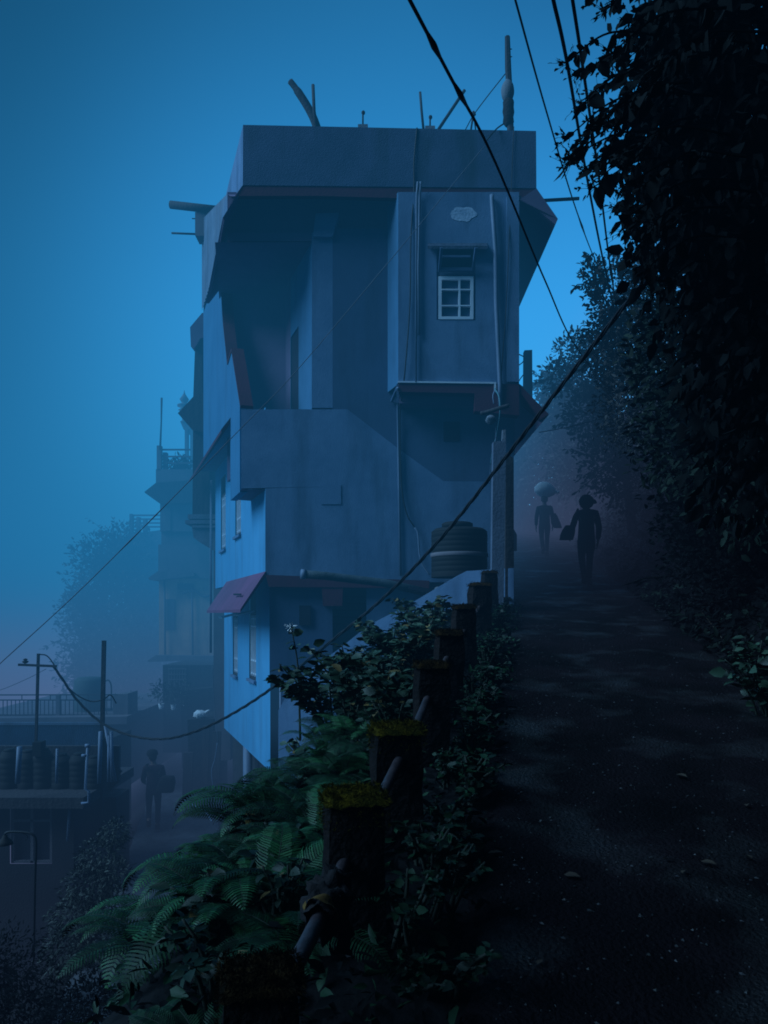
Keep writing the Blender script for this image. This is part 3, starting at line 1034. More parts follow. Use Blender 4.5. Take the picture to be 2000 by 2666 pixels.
# ------------------------------------------------------------------ mossy post railing
PT = [(660, 2497, 1.67, .175), (917, 2056, 2.65, .215), (1033, 1889, 3.4, .22), (1125, 1730, 4.65, .205), (1172, 1648, 5.7, .208), (1211, 1582, 7.1, .21), (1253, 1524, 8.9, .25), (1277, 1492, 10.2, .2)]
PLAB = ['nearest mossy post, its low broken top at the bottom edge of the photo', 'post with the thickest yellow green moss cap',
        None, None, None, None, None, None]
rail = thing('post_railing', 'old railing of mossy square concrete posts and a steel pipe along the path edge', 'railing', (.3, 5, 0))
rail_pts = []
for i, (px, py, Y, wd) in enumerate(PT):
    top = at(px, 1600, Y)
    top.z = CAMZ + (1600 - py) / 2000 * (Y + wd)
    zb = ground(top.x, Y) - .25
    h = wd / 2
    b = MB()
    # irregular, chipped shaft
    nseg, nside = 9, 12
    vs, fs = [], []
    yaw = .18
    for j in range(nseg + 1):
        k = j / nseg
        z = zb + (top.z - .01 - zb) * k
        for q in range(nside):
            side, f = divmod(q, 3)
            u = -1 + 2 * f / 3
            x, y = [(u, -1), (1, u), (-u, 1), (-1, -u)][side]
            if f == 0:
                x, y = x * .94, y * .94
            jit = .012 * mnoise.noise((x * 3 + i * 9, y * 3, z * 7)) + .008 * mnoise.noise((x * 9 + i, y * 9, z * 22))
            sc = h + jit - (.010 if j == nseg else 0)
            xx, yy = x * sc, y * sc * .9
            zz = z + (.03 * mnoise.noise((x * 2 + i * 5, y * 2, 1)) if j == nseg else 0)
            vs.append((top.x + xx * math.cos(yaw) - yy * math.sin(yaw), Y + h + xx * math.sin(yaw) + yy * math.cos(yaw), zz))
    for j in range(nseg):
        for q in range(nside):
            q2 = (q + 1) % nside
            fs.append([j * nside + q, j * nside + q2, (j + 1) * nside + q2, (j + 1) * nside + q])
    fs.append([nseg * nside + q for q in range(nside)])
    b.add(vs, fs, 0, False)
    po = b.build('post', M_post, rail)
    if PLAB[i]:
        po['label'] = PLAB[i]
    # moss cushion: a lumpy pad and fuzz of tiny blades on the top and the edges
    b = MB()
    G = 14
    vv = []
    for a in range(G + 1):
        for c in range(G + 1):
            u, v = -1 + 2 * a / G, -1 + 2 * c / G
            e = max(abs(u), abs(v))
            zz = top.z + .014 * (1 - e ** 6) + (.020 * mnoise.noise((u * 3 + i * 3, v * 3, 2)) + .010 * mnoise.noise((u * 8 + i, v * 8, 5))) - .022 * e ** 8
            xx, yy = u * h * 1.03, v * h * .95
            vv.append((top.x + xx * math.cos(yaw) - yy * math.sin(yaw), Y + h + xx * math.sin(yaw) + yy * math.cos(yaw), zz + .008))
    b.add(vv, [[a * (G + 1) + c, a * (G + 1) + c + 1, (a + 1) * (G + 1) + c + 1, (a + 1) * (G + 1) + c] for a in range(G) for c in range(G)], 0, True)
    P, A, Z = [], [], []
    nb = 2600 if i < 3 else 1000 if i < 6 else 400
    for k in range(nb):
        if rnd.random() < .62:
            u, v, dz = rnd.uniform(-1, 1), rnd.uniform(-1, 1), .02
            ax = (rnd.gauss(0, .5), rnd.gauss(0, .5), 1)
        else:
            sd = rnd.randrange(4)
            u = rnd.uniform(-1, 1)
            u, v = [(u, -1.02), (1.02, u), (u, 1.02), (-1.02, u)][sd]
            dz = .012 - .10 * rnd.random() ** 2.5
            ax = (u * 1.0 + rnd.gauss(0, .3), v * 1.0 + rnd.gauss(0, .3), rnd.gauss(.1, .4))
        zz = .020 * mnoise.noise((u * 3 + i * 3, v * 3, 2)) + .010 * mnoise.noise((u * 8 + i, v * 8, 5))
        xx, yy = u * h, v * h * .92
        P.append((top.x + xx * math.cos(yaw) - yy * math.sin(yaw), Y + h + xx * math.sin(yaw) + yy * math.cos(yaw), top.z + (zz if dz == .02 else 0) + dz - .004))
        A.append(ax)
        Z.append(rnd.uniform(.009, .022) * (1 if i > 0 else .9))
    mm = M_moss_brown if i in (0, 3, 4, 5, 6, 7) else M_moss
    cap = b.build('moss_cap', mm, po)
    fz = leaf_mesh('moss_fuzz', P, A, Z, [.22] * len(P), mm, po)
    # one mesh per part: join the fuzz into the cushion
    bmx = bmesh.new()
    bmx.from_mesh(cap.data)
    bmx.from_mesh(fz.data)
    bmx.to_mesh(cap.data)
    bpy.data.objects.remove(fz)
    rx_, ry_ = [(752, 2545), (893, 2255), (1037, 1985), (1112, 1822), (1163, 1716), (1207, 1645), (1248, 1582), (1274, 1542)][i]
    rail_pts.append(at(rx_, ry_, Y if i else Y + wd))
b = MB()
p0 = rail_pts[0] + (rail_pts[0] - rail_pts[1]) * .25
pts = [rail_pts[0] + (rail_pts[0] - rail_pts[1]) * .06] + rail_pts
full = []
for a, c in zip(pts[:-1], pts[1:]):
    for k in range(4):
        q = a.lerp(c, k / 4)
        q.z -= .012 * math.sin(math.pi * k / 4)
        full.append(q)
full.append(pts[-1])
b.tube(full, .023, 12)
b.build('pipe_rail', M_rail, rail)

# rag knotted round the rail between the two nearest posts
rag = thing('rag', 'dirty dark rag with an ochre strip knotted round the rail between the two nearest posts', 'rag', rail_pts[0].lerp(rail_pts[1], .62))
ra, rb_ = rail_pts[0], rail_pts[1]
ax = (rb_ - ra).normalized()
sd = ax.cross(Vector((0, 0, 1))).normalized()
upv = sd.cross(ax)
b = MB()
NS, NT = 28, 20
vs = []
for i in range(NS + 1):
    k = i / NS
    c = ra.lerp(rb_, .44 + .40 * k)
    env = math.sin(math.pi * min(max(k, .02), .98)) ** .45
    for j in range(NT):
        w = 2 * math.pi * j / NT
        fold = .010 * math.sin(5 * w + 14 * k) + .007 * math.sin(9 * w - 22 * k + 1) + .012 * mnoise.noise((math.cos(w) * 2, math.sin(w) * 2, k * 6))
        rr = .024 + (.034 + 1.5 * fold + .012 * math.sin(7.5 * k * math.pi + 1)) * env
        sag = -.05 * env * max(0, -math.sin(w))
        vs.append(c + sd * math.cos(w) * rr + upv * (math.sin(w) * rr) + Vector((0, 0, sag)))
b.add(vs, [[i * NT + j, i * NT + (j + 1) % NT, (i + 1) * NT + (j + 1) % NT, (i + 1) * NT + j] for i in range(NS) for j in range(NT)], 0, True)
b.build('cloth', M_rag, rag)
b = MB()
vs = []
for i in range(9):      # hanging tail of the rag
    k = i / 8
    for j in range(7):
        u = j / 6 - .5
        vs.append(ra.lerp(rb_, .66 + u * .16) + sd * (.045 + .02 * math.sin(u * 9 + k * 3)) + Vector((.01 * k, 0, -.02 - .17 * k * (1 - .5 * abs(u)))))
b.add(vs, [[i * 7 + j, i * 7 + j + 1, (i + 1) * 7 + j + 1, (i + 1) * 7 + j] for i in range(8) for j in range(6)], 0, True)
b.build('tail', M_rag, rag)
b = MB()
vs = []
for i in range(5):
    k = i / 4
    c = ra.lerp(rb_, .455 + .045 * k)
    for j in range(14):
        w = math.pi * (-.1 + 1.0 * j / 13)
        rr = .050 + .006 * math.sin(4 * w + k * 3)
        vs.append(c + sd * math.cos(w) * rr + upv * math.sin(w) * rr)
b.add(vs, [[i * 14 + j, i * 14 + j + 1, (i + 1) * 14 + j + 1, (i + 1) * 14 + j] for i in range(4) for j in range(13)], 0, True)
b.build('ochre_strip', M_rag_y, rag)

# ------------------------------------------------------------------ neighbour with the dark bay, behind the blue house
nb = thing('bay_house', 'dark house with overhanging timber bay and small awning close behind the blue house', 'house', at(520, 1700, 22))
NY = 19.0
Q = lambda x, y, o=0: at(x, y, NY + o)
b = MB()
b.prism([Q(533, 1020), Q(600, 1020), Q(600, 1980), Q(556, 1980), Q(556, 1430), Q(533, 1350)], (0, 5, 0))
b.build('wall', M_haze_grey, nb)
b = MB()
b.prism([Q(503, 1075, -.6), Q(545, 1075, -.6), Q(545, 1350, -.6), Q(501, 1350, -.6)], (0, 4, 0))
b.build('timber_bay', M_wood, nb)
b = MB()
for (x0, x1, y0, y1) in [(489, 566, 1339, 1351), (482, 566, 1354, 1364), (500, 566, 1368, 1374)]:
    b.prism([Q(x0, y0, -.75), Q(x1, y0, -.75), Q(x1, y1, -.75), Q(x0, y1, -.75)], (0, 4, 0))
b.prism([Q(500, 1374, -.7), Q(566, 1374, -.7), Q(566, 1435, -.7), Q(553, 1432, -.7), Q(520, 1412, -.7), Q(504, 1400, -.7)], (0, 3, 0))
b.build('ledge', M_concrete, nb)
b = MB()
b.prism([Q(463, 1076, -.9), Q(504, 1032, -.9), Q(538, 1020, -.9), Q(538, 1125, -.9), Q(503, 1122, -.9)], (0, 4, 0))
b.build('eave', M_wood, nb)
b = MB()
b.prism([Q(508, 898, -.6), Q(526, 896, -.6), Q(527, 1040, -.6), Q(503, 1040, -.6)], (0, .25, 0))
b.build('post', M_wood, nb)
b = MB()
for (x0, y0, x1, y1) in [(524, 930, 534, 946), (524, 966, 534, 982), (524, 1004, 534, 1022)]:
    b.bar(Q(x0, y0, -.5), Q(x1, y1, -.5), .07)
b.bar(Q(533, 870, -.5), Q(531, 1030, -.5), .1)
b.build('slats', M_wood, nb)
b = MB()
b.prism([Q(495, 852, -.7), Q(526, 815, -.7), Q(546, 811, -.7), Q(547, 905, -.7), Q(541, 905, -.7), Q(536, 880, -.7), Q(522, 880, -.7), Q(512, 898, -.7), Q(505, 908, -.7), Q(497, 902, -.7)], (0, 2, 0))
b.build('awning', M_soffit, nb)
b = MB()
for x in (549, 551.5):
    b.tube([Q(x, 1250, -1.0), Q(x - 1.5, 1700, -1.0)], .018, 6)
b.build('conduit', M_pipe, nb)

# ------------------------------------------------------------------ stained tower house in the mist
TY = 26.0
T = lambda x, y, o=0: at(x, y, TY + o)
tw = thing('tower_house', 'tall narrow stained house with a roof terrace, half lost in mist on the left', 'house', at(470, 1960, 27))


def tbox(b, x0, x1, y0, y1, o=0, dep=5.0, mi=0):
    b.prism([T(x0, y0, o), T(x1, y0, o), T(x1, y1, o), T(x0, y1, o)], (0, dep, 0), mi)


b = MB()
tbox(b, 417, 560, 1308, 1384)
tbox(b, 420, 560, 1384, 1418, .1)
tbox(b, 412, 560, 1418, 1506, -.15)
b.build('upper_wall', M_haze_grey, tw)
b = MB()
tbox(b, 414, 560, 1506, 1715, 0)
b.build('lower_wall', M_haze_wall, tw)
b = MB()
tbox(b, 406, 505, 1222, 1262, -.2)
b.build('terrace_wall', M_haze_grey, tw)
b = MB()
b.prism([T(376, 1281, -.5), T(406, 1257, -.5), T(505, 1250, -.5), T(505, 1308, -.5), T(417, 1312, -.5), T(378, 1284, -.5)], (0, 5, 0))
b.build('eave', M_wood, tw)
b = MB()
b.prism([T(386, 1505, -.4), T(410, 1488, -.4), T(505, 1492, -.4), T(505, 1500, -.4), T(400, 1512, -.4), T(388, 1510, -.4)], (0, 5, 0))
b.prism([T(383, 1721, -.4), T(406, 1706, -.4), T(555, 1708, -.4), T(555, 1718, -.4), T(388, 1724, -.4)], (0, 5, 0))
b.build('ledge', M_haze_grey, tw)
b = MB()
tbox(b, 408, 419, 1160, 1225, -.2, .2)
tbox(b, 424, 434, 1178, 1225, -.1, .2)
b.build('terrace_post', M_haze_grey, tw)
b = MB()
for y in (1171, 1189):
    b.bar(T(419, y, -.1), T(496, y, -.1), .05)
for y in (1186, 1196, 1206, 1216):
    b.bar(T(419, y, -.1), T(426, y, -.1), .05)
b.bar(T(430, 1206, -.1), T(496, 1206, -.1), .05)
b.build('terrace_rail', M_haze_grey, tw)
for (x0, x1, y0, y1) in [(430, 444, 1320, 1382), (428, 455, 1560, 1640), (462, 505, 1520, 1535)]:
    b = MB()
    tbox(b, x0, x1, y0, y1, -.03, .05)
    b.build('shutter', M_haze_grey, tw)
b = MB()
for x0, y0, y1 in ((428, 1510, 1710), (500, 1520, 1712)):
    b.tube([T(x0, y0, -.1), T(x0 + 2, y1, -.1)], .035, 6)
b.tube(cat_spline([T(475, 1545, -.1), T(505, 1538, -.1), T(528, 1552, -.1), T(545, 1552, -.1)], 5), .05, 6)
b.build('downpipe', M_haze_grey, tw)
tag(MB().tube([at(417, 1172, 25.5), at(420, 1100, 25.5), at(421, 1036, 25.5)], [.035, .025, .035], 6).build('mast', M_wood), 'thin aerial mast rising from the roof terrace of the misty tower house', 'aerial mast')
P, D = blob_points([((at(468, 1200, 26).x, 26.2, at(468, 1200, 26).z), (.32, .3, .26)), ((at(447, 1212, 26).x, 26.2, at(447, 1212, 26).z), (.3, .3, .2)), ((at(488, 1205, 26).x, 26.2, at(488, 1205, 26).z), (.2, .2, .3))], 320, .1)
tp = thing('terrace_plant', 'bushy potted plants behind the rail of the misty roof terrace', 'plant', at(468, 1222, 26.2))
leaf_mesh('leaves', P, D + RS.normal(size=D.shape) * .5, RS.uniform(.1, .2, len(P)), [.6] * len(P), M_bush, tp)
b = MB()
c = at(470, 1224, 26.2)
b.lathe(c, [(.18, 0), (.25, .18), (.23, .18), (.1, .15)], 12)
b.build('pot', M_haze_grey, tp)

# temple spire farther off
sp = thing('temple_tower', 'faint pale temple tower with a ribbed finial behind the dark bay', 'tower', at(487, 1300, 33))
c = at(480, 1062, 33)
b = MB()
b.lathe(c, [(.10, -.6), (.10, -.15), (.26, -.1), (.12, -.02), (.3, .06), (.3, .12), (.1, .2), (.14, .26), (.2, .36), (.1, .5), (.03, .62), (.01, .75)], 14)
b.build('finial', M_haze_grey, sp)
b = MB()
q = lambda x, y, o=0: at(x, y, 33 + o)
b.prism([q(469, 1097), q(512, 1080), q(512, 1110), q(500, 1118), q(478, 1118)], (0, 2, 0))
b.prism([q(481, 1118), q(488, 1118), q(488, 1240), q(481, 1240)], (0, .3, 0))
b.prism([q(495, 1060), q(520, 1060), q(520, 1300), q(495, 1300)], (0, .3, 0))
b.build('shaft', M_haze_grey, sp)

# low house row and garden at the far end of the alley
gh = thing('terrace_garden', 'timber garden house with lattice front on a low terrace at the end of the alley', 'garden house', at(470, 1960, 23))
g = lambda x, y, o=0: at(x, y, 22.5 + o)
b = MB()
b.prism([g(424, 1732), g(560, 1732), g(560, 1960), g(424, 1960)], (0, 3, 0))
b.build('wall', M_wood, gh)
b = MB()
for i in range(7):
    x = 440 + i * 7
    b.bar(g(x, 1740, -.03), g(x, 1790, -.03), .02)
for i in range(4):
    b.bar(g(438, 1742 + i * 14, -.05), g(486, 1742 + i * 14, -.05), .02)
b.build('lattice', M_haze_grey, gh)
b = MB()
b.prism([g(470, 1800, -.6), g(560, 1790, -.6), g(560, 2000, -.6), g(474, 2000, -.6)], (0, .6, 0))
b.build('retaining_wall', M_stone, gh)
b = MB()
for x0, x1, y0, y1 in ((478, 502, 1960, 2085), (528, 545, 1890, 2040), (553, 575, 1905, 2030)):
    b.prism([at(x0, y0, 18.5), at(x1, y0, 18.5), at(x1 - 4, y1, 18.5), at(x0 - 4, y1, 18.5)], (0, .08, 0))
o = b.build('leaning_plank', M_rough_wood, gh)
for i, (x, y, lab) in enumerate([(420, 1838, 'white flower pot on the terrace wall, leftmost of three'), (452, 1841, 'white flower pot on the terrace wall, middle of three'), (481, 1840, 'widest white flower pot on the terrace wall, rightmost of three')]):
    c = at(x, y + 8, 22)
    t = thing('flower_pot', lab, 'pot', c, 'white pots on the terrace wall')
    MB().lathe(c, [(.06, 0), (.09 + .02 * (i == 2), .15), (.08, .15), (.02, .1)], 12).build('pot', M_sack, t)
    P, D = blob_points([((c.x, c.y, c.z + .5), (.4, .35, .35))], 160, .1)
    leaf_mesh('leaves', P, D + RS.normal(size=D.shape) * .5, RS.uniform(.08, .16, len(P)), [.6] * len(P), M_bush, t)
# stone bench / wall head carrying a plastic bag
b = MB()
b.prism([at(488, 1874, 19), at(560, 1872, 19), at(560, 2110, 19), at(494, 2110, 19)], (0, 1.5, 0))
o = b.build('stone_pier', M_stone)
tag(o, 'dark masonry pier beside the alley topped by a pale plastic bag', 'pier')
b = MB()
c = at(521, 1868, 19.2)
vs = []
for i in range(9):
    for j in range(14):
        a, w = math.pi * i / 8, 2 * math.pi * j / 14
        d = Vector((math.sin(a) * math.cos(w), math.sin(a) * math.sin(w), math.cos(a)))
        k = 1 + .25 * mnoise.noise(d * 2.5) + .12 * mnoise.noise(d * 6)
        vs.append(c + Vector((d.x * .17 * k, d.y * .15 * k, d.z * .11 * k + .07)))
b.add(vs, [[i * 14 + j, i * 14 + (j + 1) % 14, (i + 1) * 14 + (j + 1) % 14, (i + 1) * 14 + j] for i in range(8) for j in range(14)], 0, False)
b.tube([c + Vector((.14, 0, .12)), c + Vector((.2, 0, .17)), c + Vector((.24, 0, .16))], [.04, .02, .035], 7)
o = b.build('plastic_bag', M_sack)
tag(o, 'crumpled pale plastic bag lying on the masonry pier by the alley', 'plastic bag')
tag(MB().tube(cat_spline([at(480, 2082, 16.8), at(505, 2098, 16.3), at(530, 2110, 16), at(545, 2128, 15.6), at(552, 2140, 15.4)], 5), .016, 6).build('hose', M_pipe), 'thin pale hose lying on the ground at the right side of the alley', 'hose')
tag(MB().tube(cat_spline([at(566, 1935, 17.6), at(560, 1975, 17.6), at(551, 2010, 17.6), at(556, 2052, 17.6)], 5), .012, 6).build('hanging_rope', M_pipe), 'frayed pale rope hanging beside the stilts of the blue house', 'rope')
tag(MB().tube(cat_spline([at(553, 1735, 18.5), at(556, 1800, 18.5), at(560, 1850, 18.5), at(568, 1935, 18.5)], 5), .010, 6).build('drop_wire', M_cable_grey), 'thin drop wire hanging down the back corner of the blue house', 'wire')

# ------------------------------------------------------------------ low house on the left
lh = thing('low_house', 'low dark house with tanks on its flat roof at the left edge below the path', 'house', (-6.8, 13.5, -3.4))
LY = 13.0
l = lambda x, y, o=0: at(x, y, LY + o)
wall_bot = -5.0
b = MB()
hole = (-6.33, -5.62, -2.62, -1.66)
x0, x1 = -9.5, l(192, 0).x
zt = -1.58
for (a, c, e, f) in [(x0, hole[0], wall_bot, zt), (hole[1], x1, wall_bot, zt), (hole[0], hole[1], wall_bot, hole[2]), (hole[0], hole[1], hole[3], zt)]:
    b.poly([(a, LY, e), (c, LY, e), (c, LY, f), (a, LY, f)])
b.poly([(x1, LY, wall_bot), (x1, LY + 2, wall_bot), (x1, LY + 2, zt), (x1, LY, zt)])
b.build('wall', mat('dim grey plaster', (.03, .03, .036), (.018, .019, .024), .95, 1.2, dirt=(.015, .015, .02, .7), bump=.3), lh)
wd = thing('window', None, None)
wd.parent = lh
b = MB()
for (a, c, e, f) in [(-6.33, -6.28, -2.62, -1.66), (-5.67, -5.62, -2.62, -1.66), (-6.0, -5.95, -2.62, -1.66), (-6.28, -5.67, -1.92, -1.88), (-6.28, -5.67, -2.62, -2.58)]:
    b.box((a, LY + .03, e), (c, LY + .09, f))
b.build('frame', M_haze_grey, wd)
MB().box((-6.34, LY + .1, -2.63), (-5.61, LY + .12, -1.65)).build('pane', M_dark, wd)
b = MB()
b.box((-9.5, LY - .35, -1.6), (l(238, 0).x, LY + 2.2, -1.42))
b.build('roof_slab', M_wood, lh)
b = MB()
b.box((l(205, 0).x, LY + .5, -5), (l(276, 0).x, LY + 1.2, -1.62))
b.build('rear_wing', M_stone, lh)
MB().tube([l(181, 2095, -.1), l(176, 2190, -.1)], .022, 7).build('water_pipe', M_pipe, lh)
b = MB()
b.tube([l(228, 1946, -.4), l(222, 2055, -.4), l(231, 2060, -.4), l(231, 2090, -.4), l(212, 2092, -.4)], .022, 7)
b.tube([l(222, 1942, -.4), l(234, 1942, -.4)], .03, 7)
b.tube([l(213, 1968, -.4), l(226, 1967, -.4)], .026, 7)
b.build('water_pipe', M_pipe, lh)
for q0, q1, r in ((l(51, 1945, -.4), l(46, 2040, -.4), .045), (l(149, 1950, -.4), l(147, 2040, -.4), .022), (l(262, 1905, -.2), l(258, 2040, -.2), .035)):
    MB().tube([q0, q1], r, 8).build('water_pipe', M_pipe, lh)
TANKS = [(-22, 1958), (24, 1950), (72, 1953), (112, 1948), (160, 1962), (206, 1960), (246, 1968)]
proto = None
for i, (x, y) in enumerate(TANKS):
    c = l(x, y, .4)
    c.z = -1.41
    hgt = (CAMZ + (1600 - y) / 2000 * (LY + .4)) + 1.41
    t = thing('roof_tank', 'black barrel shaped water tank in the row on the low flat roof', 'water tank', c, 'black tanks in a row on the low roof')
    b = MB()
    rr = .17
    prof = [(rr, 0)]
    for k in range(5):
        z = hgt * (.05 + k * .16)
        prof += [(rr, z), (rr, z + hgt * .1), (rr - .01, z + hgt * .12)]
    prof += [(rr - .05, hgt * .92), (.08, hgt * .95)]
    b.lathe(c, prof, 18)
    b.build('body', M_black, t)
    MB().lathe(c + Vector((0, 0, hgt * .94)), [(.09, 0), (.1, hgt * .02), (.08, hgt * .06), (.01, hgt * .06)], 14).build('lid', M_black, t)
# dark boards and junk under and between the tanks
b = MB()
for i in range(16):
    x = rnd.uniform(-30, 270)
    b.bar(l(x, rnd.uniform(1985, 2080), .75), l(x + rnd.uniform(10, 60), rnd.uniform(1985, 2080), .75), .05, .12)
b.box((-9.5, LY + .7, -1.41), (l(272, 0).x, LY + .8, -.75))
o = b.build('board_fence', M_wood)
tag(o, 'patched dark board fence behind the tanks on the low roof', 'fence')
# tilted pale pipes beside the dark pole
for i, (xa, ya, xb, yb, lab) in enumerate([(262, 1890, 301, 2035, 'rightmost'), (278, 1905, 292, 2036, 'middle'), (272, 1915, 283, 2036, 'leftmost')]):
    b = MB().tube([l(xa + 12, ya, .3), l(xb, yb, .3)], .028, 8)
    tag(b.build('leaning_pipe', M_pipe), f'grey pipe leaning beside the dark pole on the low house, {lab} of three', 'pipe', 'grey pipes leaning by the dark pole')
t = thing('dark_pole', 'straight dark pole standing at the right corner of the low house', 'pole', l(268, 2090, .5))
MB().bar(l(271, 1668, .5), l(266, 1925, .5), .062).build('shaft', M_wood, t)
MB().box(l(262, 1920, .4) + Vector((0, 0, -1.35)), l(283, 1918, .7)).build('base', M_stone, t)

# corrugated wall and roof terrace behind
cs = thing('tin_shed', 'corrugated tin shed wall behind the tanks of the low house', 'shed', at(130, 2000, 16))
b = MB()
n = 70
xa, xb = at(-60, 0, 16).x, at(272, 0, 16).x
V = []
for i in range(n * 4 + 1):
    x = xa + (xb - xa) * i / (n * 4)
    y = 16 + .022 * math.sin(i * math.pi / 2)
    V += [(x, y, at(0, 1886, 16).z), (x, y - .25, at(0, 1975, 16).z)]
b.add(V, [[2 * i, 2 * i + 1, 2 * i + 3, 2 * i + 2] for i in range(n * 4)], 0, True)
b.build('corrugated_sheet', M_tin, cs)
b = MB()
b.box((xa, 16.05, -3.2), (xb - .1, 18, -1.1))
b.build('wall', M_stone, cs)
MB().bar((xa, 15.98, at(0, 1884, 16).z), (xb, 15.98, at(0, 1884, 16).z), .05).build('ridge', M_tin, cs)

tr = thing('terrace_house', 'flat roofed house with an iron terrace railing in the mist at the left edge', 'house', at(150, 2000, 21))
te = lambda x, y, o=0: at(x, y, 20 + o)
b = MB()
b.prism([te(-120, 1874), te(330, 1868), te(330, 2050), te(-120, 2050)], (0, 6, 0))
b.build('wall', M_haze_grey, tr)
b = MB()
b.prism([te(-120, 1872, -.2), te(330, 1866, -.2), te(330, 1886, -.2), te(-120, 1888, -.2)], (0, 6.2, 0))
b.build('roof_edge', M_haze_grey, tr)
MB().prism([te(145, 1808, .2), te(155, 1808, .2), te(155, 1868, .2), te(145, 1868, .2)], (0, .1, 0)).build('terrace_pillar', M_haze_grey, tr)
b = MB()
b.prism([te(292, 1812, .2), te(333, 1806, .2), te(333, 1950, .2), te(300, 1960, .2)], (0, .8, 0))
b.build('terrace_pillar', M_haze_grey, tr)
b = MB()
for y in (1810, 1823, 1862):
    b.bar(te(-100, y, .25), te(292 if y != 1810 else 332, y - (0 if y != 1810 else 1), .25), .03)
for i in range(36):
    x = -100 + i * 10.8
    b.bar(te(x, 1823, .25), te(x, 1862, .25), .018)
for x in (57, 131, 173, 230):
    b.bar(te(x, 1810, .25), te(x, 1823, .25), .018)
b.build('iron_railing', M_wood, tr)
c = te(233, 1862, 1.2)
ct = thing('cistern', 'large round misty water cistern on the terrace beside the dark pole', 'cistern', c)
MB().lathe(c, [(.42, 0), (.42, .78), (.40, .82), (.40, .96), (.30, 1.04), (.1, 1.06)], 28).build('tank', mat('dull green cistern', (.07, .10, .10), (.05, .075, .08), .8, 3), ct)
MB().tube(cat_spline([c + Vector((.42, 0, .92)), c + Vector((.52, 0, .96)), c + Vector((.60, 0, .8)), c + Vector((.6, 0, .3)), c + Vector((.6, 0, -.3))], 5), .02, 7).build('pipe', M_wood, ct)

# pole with a cross arm, its insulator and its drooping leads
up = thing('service_pole', 'thin cross shaped service pole with drooping wires on the low roof', 'pole', l(95, 1960, .3))
uy = .3
MB().bar(l(100, 1702, uy), l(93, 1965, uy), .04).build('shaft', M_wood, up)
MB().bar(l(48, 1731, uy - .03), l(147, 1735, uy - .03), .04).build('crossarm', M_wood, up)
MB().lathe(l(66, 1728, uy), [(.015, 0), (.05, .02), (.055, .04), (.02, .055), (.045, .07), (.01, .09)], 10).build('insulator', M_wood, up)
b = MB()
b.box(l(84, 1970, uy - .1), l(106, 1933, uy - .1) + Vector((0, .2, 0)))
b.build('base_block', M_black, up)

# street lamp
lp = thing('street_lamp', 'unlit swan neck street lamp with a round shade in front of the low house', 'street lamp', at(90, 2480, 10.3))
s_ = lambda x, y: at(x, y, 10.3)
MB().tube(cat_spline([s_(88, 2490), s_(91, 2300), s_(94, 2200), s_(88, 2176), s_(68, 2168), s_(30, 2166), s_(15, 2170), s_(13, 2180)], 6), .017, 8).build('pole', M_cable, lp)
MB().lathe(s_(13, 2199), [(.10, 0), (.105, .01), (.085, .05), (.04, .085), (.03, .12), (.01, .13)], 18).build('shade', M_black, lp)
MB().tube(cat_spline([s_(56, 2168), s_(72, 2178), s_(66, 2190)], 4), .005, 5).build('loose_wire', M_cable, lp)

# far row of houses in the mist
fr = thing('far_house', 'faint flat roofed house with a terrace rail deep in the mist on the left', 'house', at(380, 1900, 36))
f_ = lambda x, y, o=0: at(x, y, 36 + o)
MB().prism([f_(330, 1392), f_(420, 1380), f_(420, 2000), f_(330, 2000)], (0, 6, 0)).build('wall', M_haze_grey, fr)
b = MB()
for (x0, x1, y0, y1) in [(337, 344, 1338, 1392), (355, 362, 1346, 1392), (372, 380, 1350, 1392)]:
    b.prism([f_(x0, y0), f_(x1, y0), f_(x1, y1), f_(x0, y1)], (0, .3, 0))
for y in (1342, 1352, 1362, 1372):
    b.bar(f_(340, y, .1), f_(418, y, .1), .07)
b.build('terrace_rail', M_haze_grey, fr)

# ------------------------------------------------------------------ overhead lines
def cable(label, pts, r, m=M_cable, n=8, seg=10, twist=False, kinks=()):
    P = cat_spline(pts, seg)
    b = MB()
    if twist:
        for ph in (0, math.pi * 2 / 3, math.pi * 4 / 3):
            Q_ = []
            s = 0
            for i, p in enumerate(P):
                if i:
                    s += (p - P[i - 1]).length
                w = s * 9 + ph
                Q_.append(p + Vector((math.cos(w) * r * .8, 0, math.sin(w) * r * .8)))
            b.tube(Q_, r * .62, 6)
    else:
        b.tube(P, r, n)
    for k in kinks:
        i = int(k * (len(P) - 1))
        a, c = P[i], P[min(i + 3, len(P) - 1)]
        b.tube([a, a.lerp(c, .5), c], [r, r * 1.9, r], n)
    o = b.build('power_cable', m, bevel=0)
    return tag(o, label, 'cable', 'overhead power cables')


cable('thick black cable slanting down across the front of the blue house from the top', [at(1035, -60, 3.0), at(1067, 0, 3.2), at(1170, 195, 3.8), at(1290, 423, 5.0), at(1420, 732, 7.5), at(1500, 903, 10), at(1600, 1030, 14), at(1680, 1110, 18)], .0085, kinks=(.22, .3))
cable('thin wire passing just right of the wrapped roof post', [at(1325, -60, 6), at(1342, 0, 6), at(1420, 280, 8), at(1500, 545, 11), at(1560, 700, 15), at(1640, 860, 20)], .009, kinks=(.62,))
cable('left one of the two close parallel cables in the upper right sky', [at(1430, -60, 4.5), at(1441, 0, 4.5), at(1478, 170, 5.2), at(1530, 470, 7.5), at(1582, 730, 11), at(1640, 980, 18)], .012)
cable('right one of the two close parallel cables in the upper right sky', [at(1482, -60, 4.5), at(1491, 0, 4.5), at(1517, 170, 5.2), at(1562, 480, 7.5), at(1590, 700, 10.5), at(1618, 870, 14), at(1650, 980, 18)], .011, kinks=(.66,))
